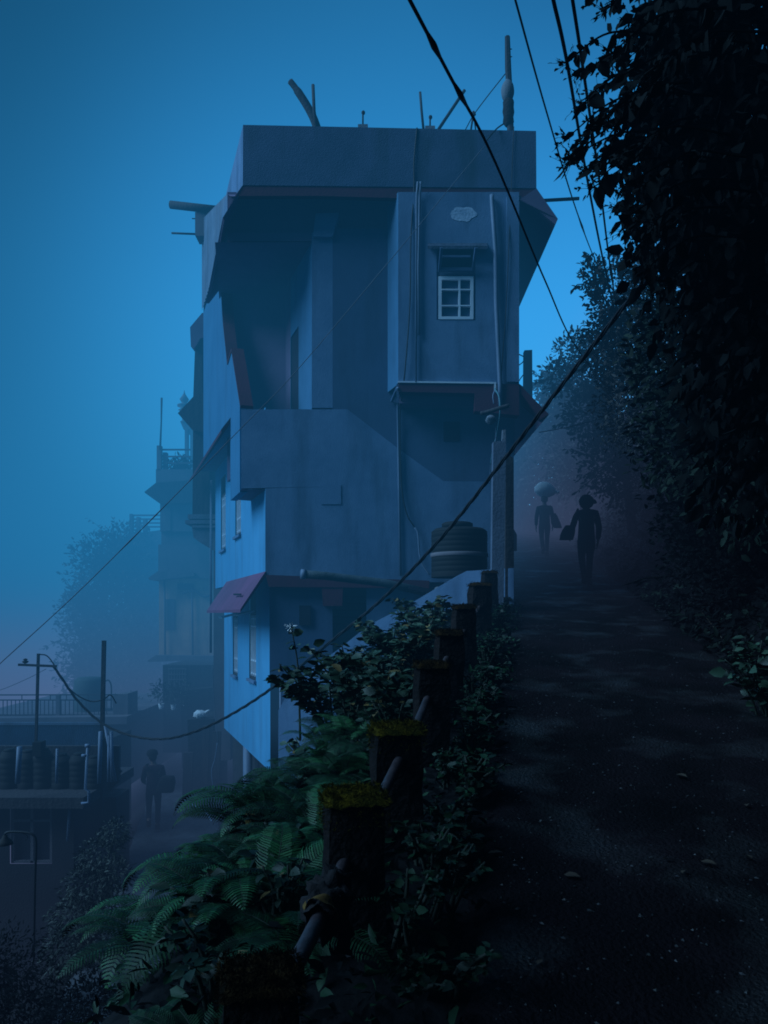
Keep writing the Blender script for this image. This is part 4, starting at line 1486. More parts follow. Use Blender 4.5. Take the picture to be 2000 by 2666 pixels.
cable('heavy twisted cable sagging in front of the house', [at(1725, 650, 6.0), at(1690, 715, 6.2), at(1600, 830, 6.8), at(1450, 1020, 7.6), at(1310, 1200, 8.4), at(1150, 1400, 9.2), at(1000, 1556, 10), at(860, 1672, 10.6), at(735, 1772, 11.2), at(650, 1832, 11.6), at(570, 1878, 12), at(500, 1908, 12.3), at(430, 1924, 12.7), at(350, 1918, 13), at(270, 1886, 13.2), at(205, 1828, 13.3), at(160, 1765, 13.3), at(139, 1735, 13.3)], .017, twist=True, seg=14)
cable('thin wire rising from the left edge across the blue house toward the roof post', [at(-60, 1785, 9), at(0, 1728, 9), at(200, 1545, 9.6), at(415, 1332, 10.2), at(625, 1118, 10.6), at(770, 968, 10.9), at(1010, 685, 11.2), at(1130, 540, 11.4), at(1262, 380, 11.7)], .0055, M_cable_grey, 6, kinks=(.32, .36))
cable('short grey wire from the right eave into the misty trees', [at(1404, 1126, 13), at(1480, 1112, 13.6), at(1560, 1092, 14.4), at(1660, 1070, 15)], .008, M_cable_grey, 6)
cable('loose lead drooping from the cross arm past the cistern to the dark pole', [at(103, 1704, 13.3), at(122, 1708, 13.3), at(140, 1730, 13.3), at(160, 1768, 13.35), at(195, 1806, 13.4), at(235, 1826, 13.4), at(268, 1822, 13.4), at(288, 1810, 13.6), at(303, 1832, 13.6)], .011, twist=False)
cable('faint wire at the left edge running to the cross arm', [at(-40, 1802, 15), at(0, 1797, 15), at(70, 1768, 14.3), at(120, 1742, 13.6)], .006, M_cable_grey, 5)
# ------------------------------------------------------------------ people
def skin_mesh(verts, edges, levels=2):
    """continuous surface grown round a skeleton: verts = [(co, rx, ry)]"""
    me = bpy.data.meshes.new('tmp')
    me.from_pydata([v[0] for v in verts], edges, [])
    o = bpy.data.objects.new('tmp', me)
    COL.objects.link(o)
    md = o.modifiers.new('s', 'SKIN')
    md.use_smooth_shade = True
    for i, v in enumerate(verts):
        me.skin_vertices[0].data[i].radius = (v[1], v[2])
    me.skin_vertices[0].data[0].use_root = True
    sd = o.modifiers.new('d', 'SUBSURF')
    sd.levels = sd.render_levels = levels
    dg = bpy.context.evaluated_depsgraph_get()
    out = bpy.data.meshes.new_from_object(o.evaluated_get(dg))
    bpy.data.objects.remove(o)
    return out


def person(label, loc, yaw, pose, mats, scale=1.0, extras=None):
    """pose: dict of joint positions, facing +Y (walking away), x to the right"""
    J = {k: Vector(v) for k, v in pose.items()}
    V, E, ix = [], [], {}

    def add(n, co, rx, ry=None, to=None):
        ix[n] = len(V)
        V.append((Vector(co), rx, ry or rx))
        if to:
            E.append((ix[to], ix[n]))

    def chain(a, b, t):
        return J[a].lerp(J[b], t)

    add('pelvis', J['pelvis'], .13, .10)
    add('belly', chain('pelvis', 'chest', .5), .125, .095, 'pelvis')
    add('chest', J['chest'], .15, .105, 'belly')
    add('neckbase', J['neck'] - Vector((0, 0, .03)), .07, .06, 'chest')
    add('neck', J['neck'] + Vector((0, 0, .03)), .052, .052, 'neckbase')
    add('jaw', J['head'] + Vector((0, .012, -.055)), .066, .078, 'neck')
    add('face', J['head'] + Vector((0, 0, .02)), .078, .094, 'jaw')
    add('crown', J['head'] + Vector((0, -.005, .085)), .058, .072, 'face')
    fd = J['look'].normalized()
    for s in 'lr':
        add('sh' + s, J['sh' + s], .062, .06, 'chest')
        add('ua' + s, chain('sh' + s, 'el' + s, .5), .05, .05, 'sh' + s)
        add('el' + s, J['el' + s], .04, .04, 'ua' + s)
        add('fa' + s, chain('el' + s, 'wr' + s, .4), .04, .038, 'el' + s)
        add('wr' + s, J['wr' + s], .026, .022, 'fa' + s)
        hd = (J['wr' + s] - J['el' + s]).normalized()
        add('pa' + s, J['wr' + s] + hd * .075, .036, .018, 'wr' + s)
        add('hip' + s, J['hip' + s], .09, .09, 'pelvis')
        add('th' + s, chain('hip' + s, 'kn' + s, .45), .078, .078, 'hip' + s)
        add('kn' + s, J['kn' + s], .054, .056, 'th' + s)
        add('ca' + s, chain('kn' + s, 'an' + s, .35), .056, .058, 'kn' + s)
        add('an' + s, J['an' + s], .036, .04, 'ca' + s)
        add('to' + s, J['to' + s], .04, .025, 'an' + s)
        across = hd.cross(Vector((0, 1, 0))).normalized()
        sgn = -1 if s == 'l' else 1
        for f in range(4):
            ln = (.062, .072, .068, .052)[f]
            base = J['wr' + s] + hd * .085 + Vector((0, (1.5 - f) * .019, 0))
            add(f'f{f}{s}', base, .010, .009, 'pa' + s)
            add(f'g{f}{s}', base + hd * ln * .55 - Vector((sgn * .008, 0, 0)), .0085, .0085, f'f{f}{s}')
            add(f'h{f}{s}', base + hd * ln - Vector((sgn * .022, 0, 0)), .007, .007, f'g{f}{s}')
        tb = J['wr' + s] + hd * .04 + Vector((-sgn * .008, .03, 0))
        add('t0' + s, tb, .012, .011, 'pa' + s)
        add('t1' + s, tb + hd * .035 + Vector((-sgn * .01, .022, 0)), .009, .009, 't0' + s)
    me = skin_mesh(V, E)
    me.name = 'person'
    # nose, ears, brow set into the same mesh
    bm = bmesh.new()
    bm.from_mesh(me)
    rt = fd.cross(Vector((0, 0, 1)))
    for c, r in [(J['head'] + fd * .098 + Vector((0, 0, -.005)), .014), (J['head'] + rt * .078, .022), (J['head'] - rt * .078, .022), (J['head'] + fd * .088 + Vector((0, 0, -.05)), .016)]:
        bmesh.ops.create_icosphere(bm, subdivisions=2, radius=r, matrix=Matrix.Translation(c))
    bm.to_mesh(me)
    bm.free()
    me.materials.append(M_skin)
    o = bpy.data.objects.new('person', me)
    COL.objects.link(o)
    o.location = loc
    o.rotation_euler = (0, 0, yaw)
    o.scale = (scale,) * 3
    tag(o, label, 'person', 'people walking in the mist')

    def part(name, mesh_or_mb, m):
        if isinstance(mesh_or_mb, MB):
            p = mesh_or_mb.build(name, m)
        else:
            mesh_or_mb.materials.append(m)
            mesh_or_mb.name = name
            p = bpy.data.objects.new(name, mesh_or_mb)
            COL.objects.link(p)
        p.parent = o
        return p

    # jacket
    V, E, ix = [], [], {}
    add('pelvis', J['pelvis'] + Vector((0, 0, mats.get('hem', -.10))), mats.get('hemr', .17), .14)
    add('hips', J['pelvis'] + Vector((0, 0, mats.get('hem', -.10) * .45)), mats.get('hemr', .17) * 1.0, .138, 'pelvis')
    add('waist', J['pelvis'] + Vector((0, 0, .1)), .158, .125, 'hips')
    add('belly', chain('pelvis', 'chest', .6), .156, .122, 'waist')
    add('chest', J['chest'], .165, .125, 'belly')
    add('yoke', J['chest'] + Vector((0, 0, .09)), .125, .095, 'chest')
    add('col', J['neck'] - Vector((0, 0, .015)), .072, .07, 'yoke')
    for s in 'lr':
        add('sh' + s, J['sh' + s], .072, .07, 'yoke')
        add('ua' + s, chain('sh' + s, 'el' + s, .5), .064, .064, 'sh' + s)
        add('el' + s, J['el' + s], .06, .06, 'ua' + s)
        add('wr' + s, chain('el' + s, 'wr' + s, .88), .046, .046, 'el' + s)
    part('jacket', skin_mesh(V, E), mats['jacket'])
    # trousers
    V, E, ix = [], [], {}
    add('pelvis', J['pelvis'] + Vector((0, 0, .03)), .125, .10)
    for s in 'lr':
        add('hip' + s, J['hip' + s] - Vector((0, 0, .06)), .088, .095, 'pelvis')
        add('th' + s, chain('hip' + s, 'kn' + s, .5), .078, .084, 'hip' + s)
        add('kn' + s, J['kn' + s], .062, .066, 'th' + s)
        add('an' + s, chain('kn' + s, 'an' + s, .92), .052, .056, 'kn' + s)
    part('trousers', skin_mesh(V, E), mats['trousers'])
    for s in 'lr':
        V, E, ix = [], [], {}
        d = J['to' + s] - J['an' + s]
        add('a', J['an' + s] + Vector((0, 0, -.02)), .05, .05)
        add('b', J['an' + s] + d * .55 + Vector((0, 0, -.008)), .05, .04, 'a')
        add('c', J['to' + s], .042, .028, 'b')
        add('d', J['an' + s] - d * .25 + Vector((0, 0, -.035)), .042, .042, 'a')
        part('shoe', skin_mesh(V, E), M_black)
    # hair
    hb = MB()
    vs = []
    hc = J['head'] + Vector((0, -.008, .035))
    for i in range(11):
        for j in range(20):
            a, w = math.pi * i / 10, 2 * math.pi * j / 20
            d = Vector((math.sin(a) * math.cos(w), math.sin(a) * math.sin(w), math.cos(a)))
            back = max(0, -d.dot(fd))
            k = 1 + .05 * mnoise.noise(d * 5)
            low = d.z < -.1 and d.dot(fd) > -.05
            rr = .075 if low else .105
            vs.append(hc + Vector((d.x * rr * k * mats.get('hairw', .95), d.y * (rr + .01) * k, d.z * (.112 if d.z > 0 else .10 + .07 * back) * k)))
    hb.add(vs, [[i * 20 + j, i * 20 + (j + 1) % 20, (i + 1) * 20 + (j + 1) % 20, (i + 1) * 20 + j] for i in range(10) for j in range(20)], 0, True)
    part('hair', hb, M_hair)
    eb = MB()
    for sg in (-1, 1):
        c = J['head'] + fd * .09 + rt * (.032 * sg) + Vector((0, 0, .018))
        eb.lathe(c - Vector((0, 0, .01)), [(.002, 0), (.008, .004), (.01, .01), (.008, .016), (.002, .02)], 8)
    part('eyes', eb, M_white)
    if extras:
        extras(part, J)
    return o


def std(**kw):
    p = dict(pelvis=(0, 0, .92), chest=(0, .01, 1.27), neck=(0, .01, 1.43), head=(0, .03, 1.555), look=(0, 1, 0),
             shl=(-.168, 0, 1.335), shr=(.168, 0, 1.335), ell=(-.215, -.03, 1.07), elr=(.215, -.03, 1.07), wrl=(-.215, .05, .84), wrr=(.215, .05, .84),
             hipl=(-.085, 0, .88), hipr=(.085, 0, .88), knl=(-.095, .05, .49), knr=(.09, .0, .49), anl=(-.1, -.02, .085), anr=(.09, .1, .085), tol=(-.11, .14, .03), tor=(.1, .26, .03))
    p.update(kw)
    return p


def on_path(px, py):
    Y = 3200 / (py - 1300)
    X = (px - 1000) / 2000 * Y
    return Vector((X, Y, zp(Y) + .02))


# man with the sack on his head
loc = on_path(1418, 1450)
p1 = person('person in dark clothes balancing a white sack on their head on the misty path', loc, R(-6),
            std(ell=(-.225, -.05, 1.07), wrl=(-.225, .06, .82), elr=(.22, -.02, 1.07), wrr=(.23, .06, .84), anl=(-.06, -.24, .16), tol=(-.06, -.17, .04), knl=(-.075, .02, .50), anr=(.075, .12, .085), tor=(.08, .28, .03), knr=(.08, .10, .50)),
            dict(jacket=M_cloth_dark, trousers=M_cloth_navy, hem=-.14), 1.0)
b = MB()
vs = []
NSg = 18
for i in range(NSg + 1):
    for j in range(24):
        a, w = math.pi * i / NSg, 2 * math.pi * j / 24
        d = Vector((math.cos(a), math.sin(a) * math.cos(w), math.sin(a) * math.sin(w)))
        x = d.x
        taper = (1 - .35 * max(0, x) ** 2)
        k = 1 + .05 * mnoise.noise(d * 3) + .03 * mnoise.noise(d * 8)
        vs.append(Vector((x * .30 * k + .03, d.y * .24 * taper * k, d.z * (.25 if d.z > 0 else .19) * taper * k - .03 * x)))
tip = Vector((.36, 0, -.03))
hp = loc + Vector((0, .03, 1.82))
b.add([v + hp for v in vs], [[i * 24 + j, i * 24 + (j + 1) % 24, (i + 1) * 24 + (j + 1) % 24, (i + 1) * 24 + j] for i in range(NSg) for j in range(24)], 0, True)
b.tube([hp + Vector((.31, 0, -.03)), hp + Vector((.38, 0, -.045)), hp + Vector((.41, 0, -.04))], [.05, .03, .045], 9)
o = b.build('sack', M_sack)
tag(o, 'full white sack with a tied end carried on a person\'s head', 'sack')


def bag(name, label, c, w, h, d, m, lean=0.0, strap=None, yaw=0):
    b = MB()
    vs = []
    for i in range(9):
        k = i / 8
        for j in range(16):
            a = 2 * math.pi * j / 16
            ca, sa = math.cos(a), math.sin(a)
            sx = math.copysign(abs(ca) ** .55, ca)
            sy = math.copysign(abs(sa) ** .55, sa)
            bul = 1 - .25 * (k - .35) ** 2 - .22 * k ** 3 + .05 * mnoise.noise((ca * 2, sa * 2, k * 4))
            vs.append(c + Vector((sx * w / 2 * bul + lean * (k - .5) * h, sy * d / 2 * bul, (k - .5) * h)))
    b.add(vs, [[i * 16 + j, i * 16 + (j + 1) % 16, (i + 1) * 16 + (j + 1) % 16, (i + 1) * 16 + j] for i in range(8) for j in range(16)] + [list(range(16))[::-1], [8 * 16 + j for j in range(16)]], 0, True)
    t = thing(name, label, 'bag', c)
    b.build('body', m, t)
    if strap:
        MB().tube(cat_spline(strap, 5), .014, 6).build('strap', m, t)
    return t


cb = loc + Vector((.30, -.02, .98))
bag('shoulder_bag', 'dark shoulder bag at the right hip of the person with the sack', cb, .22, .40, .16, M_cloth_navy, -.35, [cb + Vector((-.08, .04, .18)), loc + Vector((.185, .08, 1.3)), loc + Vector((.155, 0, 1.405)), loc + Vector((.19, -.1, 1.28)), cb + Vector((-.08, -.05, .18))])

# woman with hair bundled up, head turned right, bag under the left arm
loc = on_path(1527, 1528)


def hood(part, J):
    hb = MB()
    vs = []
    c0 = J['head'] + Vector((-.01, -.03, .03))
    for i in range(12):
        for j in range(22):
            a, w = math.pi * i / 11, 2 * math.pi * j / 22
            d = Vector((math.sin(a) * math.cos(w), math.sin(a) * math.sin(w), math.cos(a)))
            k = 1 + .07 * mnoise.noise(d * 3) + .03 * mnoise.noise(d * 9)
            vs.append(c0 + Vector((d.x * .135 * k, d.y * .14 * k, d.z * .135 * k)))
    hb.add(vs, [[i * 22 + j, i * 22 + (j + 1) % 22, (i + 1) * 22 + (j + 1) % 22, (i + 1) * 22 + j] for i in range(11) for j in range(22)], 0, True)
    part('head_scarf', hb, M_cloth_dark)
    bb = MB()
    bb.tube([J['head'] + Vector((.06, .04, .06)), J['head'] + Vector((.15, .07, .04)), J['head'] + Vector((.19, .08, .02))], [.06, .045, .012], 8)
    part('cap_peak', bb, M_cloth_dark)


p2 = person('person in a dark head scarf and long coat carrying a bag on the left', loc, R(-8),
            std(look=(.8, .6, 0), head=(.01, .03, 1.52), ell=(-.25, .02, 1.08), wrl=(-.27, .16, .95), elr=(.225, -.03, 1.06), wrr=(.215, .07, .82),
                anl=(-.06, -.20, .13), tol=(-.06, -.10, .03), knl=(-.08, .03, .5), anr=(.06, .10, .085), tor=(.06, .26, .03), knr=(.07, .09, .5)),
            dict(jacket=M_cloth_dark, trousers=M_cloth_dark, hem=-.34, hemr=.18), .99, hood)
cb = loc + Vector((-.33, .02, .97))
bag('hand_bag', 'bulging dark bag under the left arm of the person in the head scarf', cb, .25, .26, .2, M_cloth_dark, .25, [cb + Vector((.08, .05, .11)), loc + Vector((-.19, .09, 1.28)), loc + Vector((-.155, .0, 1.405)), loc + Vector((-.19, -.11, 1.25)), cb + Vector((.08, -.06, .11))])

# person walking away along the alley
Y3 = 16.6
loc = Vector(((400 - 1000) / 2000 * Y3, Y3, -3.05))


def cap(part, J):
    b = MB()
    c = J['head'] + Vector((0, 0, .075))
    b.lathe(c, [(.118, -.02), (.122, .02), (.105, .07), (.06, .1), (.01, .11)], 18)
    b.tube([c + Vector((-.05, .1, .0)), c + Vector((-.11, .17, -.02))], [.07, .02], 8)
    part('cap', b, M_cloth_dark)


p3 = person('person in a maroon jacket and cap walking away down the misty lower alley', loc, R(14),
            std(head=(-.03, .05, 1.55), look=(-.6, .8, 0), ell=(-.22, .04, 1.08), wrl=(-.2, .22, .98), elr=(.22, 0, 1.07), wrr=(.22, .16, .92),
                knl=(-.10, .10, .5), anl=(-.09, -.22, .24), tol=(-.09, -.20, .10), knr=(.09, .05, .49), anr=(.08, 0, .085), tor=(.08, .17, .03)),
            dict(jacket=M_cloth_red, trousers=M_cloth_navy, hem=-.18, hemr=.18), 1.0, cap)
cb = loc + Vector((.32, -.16, 1.02))
bag('sling_bag', 'dark sling bag slung behind the right hip of the person in the alley', cb, .38, .34, .22, M_cloth_dark, .2, [cb + Vector((-.1, 0, .15)), loc + Vector((-.1, -.16, 1.4)), loc + Vector((-.14, .1, 1.4))])
# ------------------------------------------------------------------ ferns on the shoulder below the railing
def fern_mesh(name, m, nf, L, seed, parent=None, spread=1.0, up=.9):
    r = random.Random(seed)
    b = MB()
    for f in range(nf):
        az = 2 * math.pi * (f + r.uniform(-.3, .3)) / nf
        ln = L * r.uniform(.7, 1.1)
        el = up * r.uniform(.75, 1.15)
        d = Vector((math.cos(az), math.sin(az), 0))
        pts = []
        p = Vector((0, 0, 0))
        n = 42
        e = el
        twist = r.uniform(-.5, .5)
        curl = r.uniform(1.3, 2.3) * spread
        for i in range(n + 1):
            pts.append(p.copy())
            e -= curl / n * (.4 + 1.2 * i / n)
            dd = Matrix.Rotation(twist * i / n, 3, 'Z') @ d
            p = p + (dd * math.cos(e) + Vector((0, 0, math.sin(e)))) * ln / n
        b.tube(pts[::3] + [pts[-1]], [.0045 * (1 - .75 * i / (n // 3 + 1)) for i in range(len(pts[::3]) + 1)], 4, 1, caps=False)
        for i in range(3, n):
            k = i / n
            t = (pts[i + 1] - pts[i - 1]).normalized()
            s = t.cross(Vector((0, 0, 1))).normalized()
            nrm = s.cross(t)
            plen = ln * .21 * (math.sin(math.pi * min(1, (k * .93 + .1))) ** .8) * r.uniform(.9, 1.1)
            w = ln / n * .33
            for sg in (-1, 1):
                o = pts[i]
                dirv = (s * sg + t * .45).normalized()
                m1 = o + dirv * plen * .45 + nrm * plen * .06
                m2 = o + dirv * plen * .8 - nrm * plen * .03
                tipp = o + dirv * plen - nrm * plen * .13 + t * plen * .08
                b.add([o - t * w, o + t * w, m1 - t * w * 1.0, m1 + t * w * 1.0, m2 - t * w * .65, m2 + t * w * .65, tipp],
                      [[0, 1, 3, 2], [2, 3, 5, 4], [4, 5, 6]], 0)
    return b.build(name, [m, M_stem], parent, recalc=False)


def slope_pt(t, Y):
    X = x_rail(Y) - t
    return Vector((X, Y, ground(X, Y) - .02))


FG = 'ferns on the shoulder below the railing'
protos = []
for k, (mm, nf, L, up) in enumerate([(M_fern, 9, .75, 1.0), (M_fern_dark, 8, .62, .9), (M_fern, 7, .6, 1.15), (M_fern_dark, 9, .7, .8)]):
    t = thing('fern', 'dark green arching fern among the ferns on the bank left of the railing', 'fern', (0, 0, 0), FG)
    o = fern_mesh('fronds', mm, nf, L, 40 + k, t, 1.0, up)
    protos.append(t)
ferns = []
for i in range(74):
    Y = rnd.uniform(1.9, 6.4)
    ferns.append((rnd.uniform(.18, 1.25), Y, rnd.uniform(.55, .95), rnd.randrange(4)))
ferns += [(1.1, 2.9, .8, 0), (1.25, 3.5, .85, 1), (.9, 4.4, .95, 0), (.7, 4.9, .9, 3), (1.2, 4.6, .95, 0), (.45, 3.9, .85, 1), (.5, 3.0, .75, 2), (1.0, 5.4, .95, 3)]
first = [True] * 4
for i, (t, Y, s, k) in enumerate(ferns):
    if Y < 2.4 and t < .5:
        s *= .7
    p = slope_pt(t, Y)
    if 1000 + p.x / Y * 2000 < (400 if Y > 3 else 520):
        continue
    o = protos[k] if first[k] else copy_tree(protos[k])
    first[k] = False
    o.location = p
    o.rotation_euler = (rnd.uniform(-.15, .15), rnd.uniform(-.35, .0), rnd.uniform(0, 6.28))
    o.scale = (s,) * 3
t = thing('fern', 'dead blackened fern with hanging fronds at the lower left', 'fern', at(440, 2330, 3.3))
fern_mesh('fronds', M_fern_dead, 7, .8, 77, t, 1.3, .7)
t = thing('fern', 'pale young fern sprout standing upright just left of the nearest post', 'fern', at(592, 2560, 2.2))
fern_mesh('fronds', M_fern_bright, 3, .4, 81, t, .5, 1.5)
t = thing('fern', 'bright green fern with low fronds at the lower left of the bank', 'fern', at(560, 2400, 3.1))
fern_mesh('fronds', M_fern_bright, 8, .75, 83, t, 1.0, .6)
t = thing('fern', 'upright fern with tall fronds just left of the second post', 'fern', at(760, 2180, 4.0))
fern_mesh('fronds', M_fern, 6, .8, 85, t, .55, 1.35)


# ------------------------------------------------------------------ shrubs
def shrub(name, label, cat, base, H, W, nst, nleaf, ls, m, group=None, lean=(0, 0), two=None, seed=0, droop=.3, flower=False):
    r = random.Random(seed)
    t = thing(name, label, cat, base, group)
    b = MB()
    P, A = [], []
    for s in range(nst):
        az = r.uniform(0, 6.28)
        sp = W * r.random() ** .6
        tip = base + Vector((math.cos(az) * sp + lean[0], math.sin(az) * sp + lean[1], H * r.uniform(.65, 1.05)))
        mid = base.lerp(tip, .5) + Vector((r.uniform(-.1, .1) * W, r.uniform(-.1, .1) * W, H * .08))
        pts = cat_spline([base + Vector((r.uniform(-.06, .06), r.uniform(-.06, .06), -.1)), mid, tip], 6)
        b.tube(pts, [.010 * (1 - .8 * i / len(pts)) + .002 for i in range(len(pts))], 5)
        for q in range(nleaf):
            k = .3 + .7 * r.random() ** .7
            i = min(int(k * (len(pts) - 1)), len(pts) - 2)
            p = pts[i].lerp(pts[i + 1], r.random())
            a = r.uniform(0, 6.28)
            d = Vector((math.cos(a), math.sin(a), r.uniform(-droop, .45)))
            off = r.uniform(.0, .10) * W
            P.append(p + d * off)
            A.append(d)
    b.build('stems', M_stem, t)
    n = len(P)
    leaf_mesh('leaves', P, A, RS.uniform(.6, 1.25, n) * ls, RS.uniform(.75, 1.1, n), m, t, two=two)
    if flower:
        P, D = blob_points([(tuple(tip), (.05, .05, .04))], 60, .2)
        leaf_mesh('flower_head', P, D, RS.uniform(.015, .03, 60), [.6] * 60, M_sack, t)
    return t


SG = 'leafy shrubs between the railing and the blue house'
i = 0
for (px, Y, t0, H, W, lab) in [
    (1090, 8.4, .55, .66, .45, 0), (1000, 8.9, .95, .62, .5, 0), (900, 8.6, 1.25, .5, .5, 0), (840, 7.4, .95, .45, .45, 0), (1010, 7.3, .55, .55, .45, 0), (930, 7.0, .7, .55, .45, 0),
    (880, 6.2, .75, .7, .45, 0), (800, 6.3, 1.0, .75, .45, 0), (1000, 5.6, .35, .45, .35, 0), (1120, 9.6, .7, .6, .45, 0), (1040, 9.8, 1.2, .7, .5, 0), (770, 7.9, 1.5, .5, .4, 0), (950, 9.3, 1.3, .55, .5, 0)]:
    i += 1
    p = slope_pt(t0, Y)
    shrub('shrub', 'broad leaved green shrub in the thicket between railing and blue house', 'shrub', p, H, W, 12, 42, .088, [M_shrub, M_shrub_y], SG, (-.1, -.1), .07, 200 + i)
p = slope_pt(1.55, 7.2)
shrub('shrub', 'tall shrub with yellowing lower leaves against the pale wall of the blue house', 'shrub', slope_pt(1.3, 7.0), .55, .4, 8, 22, .10, [M_shrub, M_shrub_y], None, (-.1, 0), .25, 301)
shrub('shrub', 'dark twiggy shrub hanging out over the alley below the side windows', 'shrub', slope_pt(1.55, 6.3), .72, .4, 8, 18, .10, [M_shrub, M_leaf_black], None, (-.25, 0), .5, 302)
shrub('flowering_weed', 'single tall weed with a pale flower head standing in front of the blue wall', 'weed', at(790, 1900, 7.0), 1.28, .05, 1, 16, .10, M_shrub, None, (-.16, 0), None, 303, flower=True)
WG = 'low weeds on the verge between railing and path'
for k in range(60):
    Y = 2.4 + 9 * rnd.random() ** 1.2
    X = x_rail(Y) + .14 + max(.02, x_edge(Y) - x_rail(Y) - .30) * rnd.random()
    p = Vector((X, Y, ground(X, Y)))
    shrub('weed', 'low leafy weed growing on the verge between railing and path', 'weed', p, rnd.uniform(.10, .30), .15, 6, 16, rnd.uniform(.035, .065), [M_weed, M_fern_dark], WG, (.04, -.05), .5, 400 + k, .4)
BG = 'broad leaved weeds among the ferns on the bank'
for k in range(15):
    Y = rnd.uniform(2.6, 6.6)
    t0 = rnd.uniform(.2, 1.2)
    p = slope_pt(t0, Y)
    if 1000 + p.x / Y * 2000 < 480:
        continue
    shrub('weed', 'broad leaved weed poking up among the ferns on the bank', 'weed', p, rnd.uniform(.2, .4), .2, 6, 16, rnd.uniform(.04, .075), [M_weed, M_shrub_y], BG, (-.05, -.05), .06, 600 + k, .4)
# undergrowth carpet on the bank (uncountable)
P, A = [], []
for k in range(13000):
    Y = rnd.uniform(1.2, 11.5)
    t = rnd.uniform(-.42, 2.4)
    X = x_rail(Y) - t
    P.append((X, Y, ground(X, Y) + .10 * rnd.random()))
    A.append((rnd.gauss(0, 1), rnd.gauss(0, 1), rnd.uniform(-.1, .9)))
o = leaf_mesh('undergrowth', P, A, RS.uniform(.03, .10, len(P)), [.6] * len(P), [M_fern_dark, M_leaf_black], None, two=.6)
tag(o, 'tangled dark green undergrowth covering the steep bank', 'undergrowth', kind='stuff')

# grey green bush at the edge of the alley
bl = []
for (px, py, rr) in [(300, 2170, .3), (260, 2230, .42), (235, 2310, .5), (200, 2390, .5), (300, 2280, .35), (280, 2370, .42), (180, 2470, .5), (250, 2480, .5)]:
    c = at(px, py, 11.6 - (py - 2170) * .004)
    bl.append((tuple(c), (rr * .8, rr * .8, rr * .7)))
t = thing('bush', 'rounded grey green bush at the left edge of the lower alley', 'bush', (bl[3][0][0], bl[3][0][1], -3.3))
P, D = blob_points(bl, 6500, .5)
leaf_mesh('leaves', P, D + RS.normal(size=D.shape) * .5 + np.array([0, 0, -.4]), RS.uniform(.045, .085, len(P)), [.55] * len(P), M_bush, t)
b = MB()
for c, r_ in bl:
    b.tube(cat_spline([Vector((bl[3][0][0], bl[3][0][1], -3.6)), Vector(c) * .6 + Vector((bl[3][0][0], bl[3][0][1], -3.4)) * .4, Vector(c)], 5), [.03 - .0015 * i for i in range(11)], 5)
b.build('stems', M_stem, t)
# dark clump at the foot of the lower left corner
P, D = blob_points([(tuple(at(60, 2640, 8.5)), (1.2, .8, .5)), (tuple(at(240, 2600, 8.2)), (.5, .6, .4)), (tuple(at(-40, 2540, 9)), (1, .7, .6))], 7000, .2)
t = thing('bush', 'almost black low bush in the bottom left corner', 'bush', at(60, 2680, 8.5))
leaf_mesh('leaves', P, D + RS.normal(size=D.shape) * .6, RS.uniform(.04, .08, len(P)), [.5] * len(P), M_leaf_black, t)


# ------------------------------------------------------------------ near tree overhanging from the right
nt_ = thing('overhanging_tree', 'big dark tree leaning over the path from the right with drooping leaf sprays', 'tree', (4.6, 5.2, 1.2))
b = MB()
trunk = cat_spline([Vector((4.7, 5.2, .8)), Vector((4.3, 5.3, 3)), Vector((3.6, 5.3, 5)), Vector((3.0, 5.2, 6.6))], 8)
b.tube(trunk, [.22 - .005 * i for i in range(len(trunk))], 10)
for (x, y, z) in [(2.2, 4.6, 5.2), (2.3, 5.4, 4.3), (2.5, 6, 3.6), (2.4, 4.8, 3.0), (2.8, 4.2, 2.2)]:
    b.tube(cat_spline([trunk[12], trunk[16].lerp(Vector((x, y, z)), .5) + Vector((0, 0, .3)), Vector((x, y, z))], 6), [.07 - .004 * i for i in range(13)], 6)
b.tube(cat_spline([trunk[14], Vector((3.2, 2, 6.0)), Vector((1.2, -1.0, 6.1)), Vector((-1.5, -.8, 5.7)), Vector((-3.6, 1.0, 5.2)), Vector((-4.6, 3.6, 5.0))], 6), [.12 - .003 * i for i in range(31)], 7)  # unseen limb added to carry the shading canopy
b.build('trunk', M_bark, nt_)
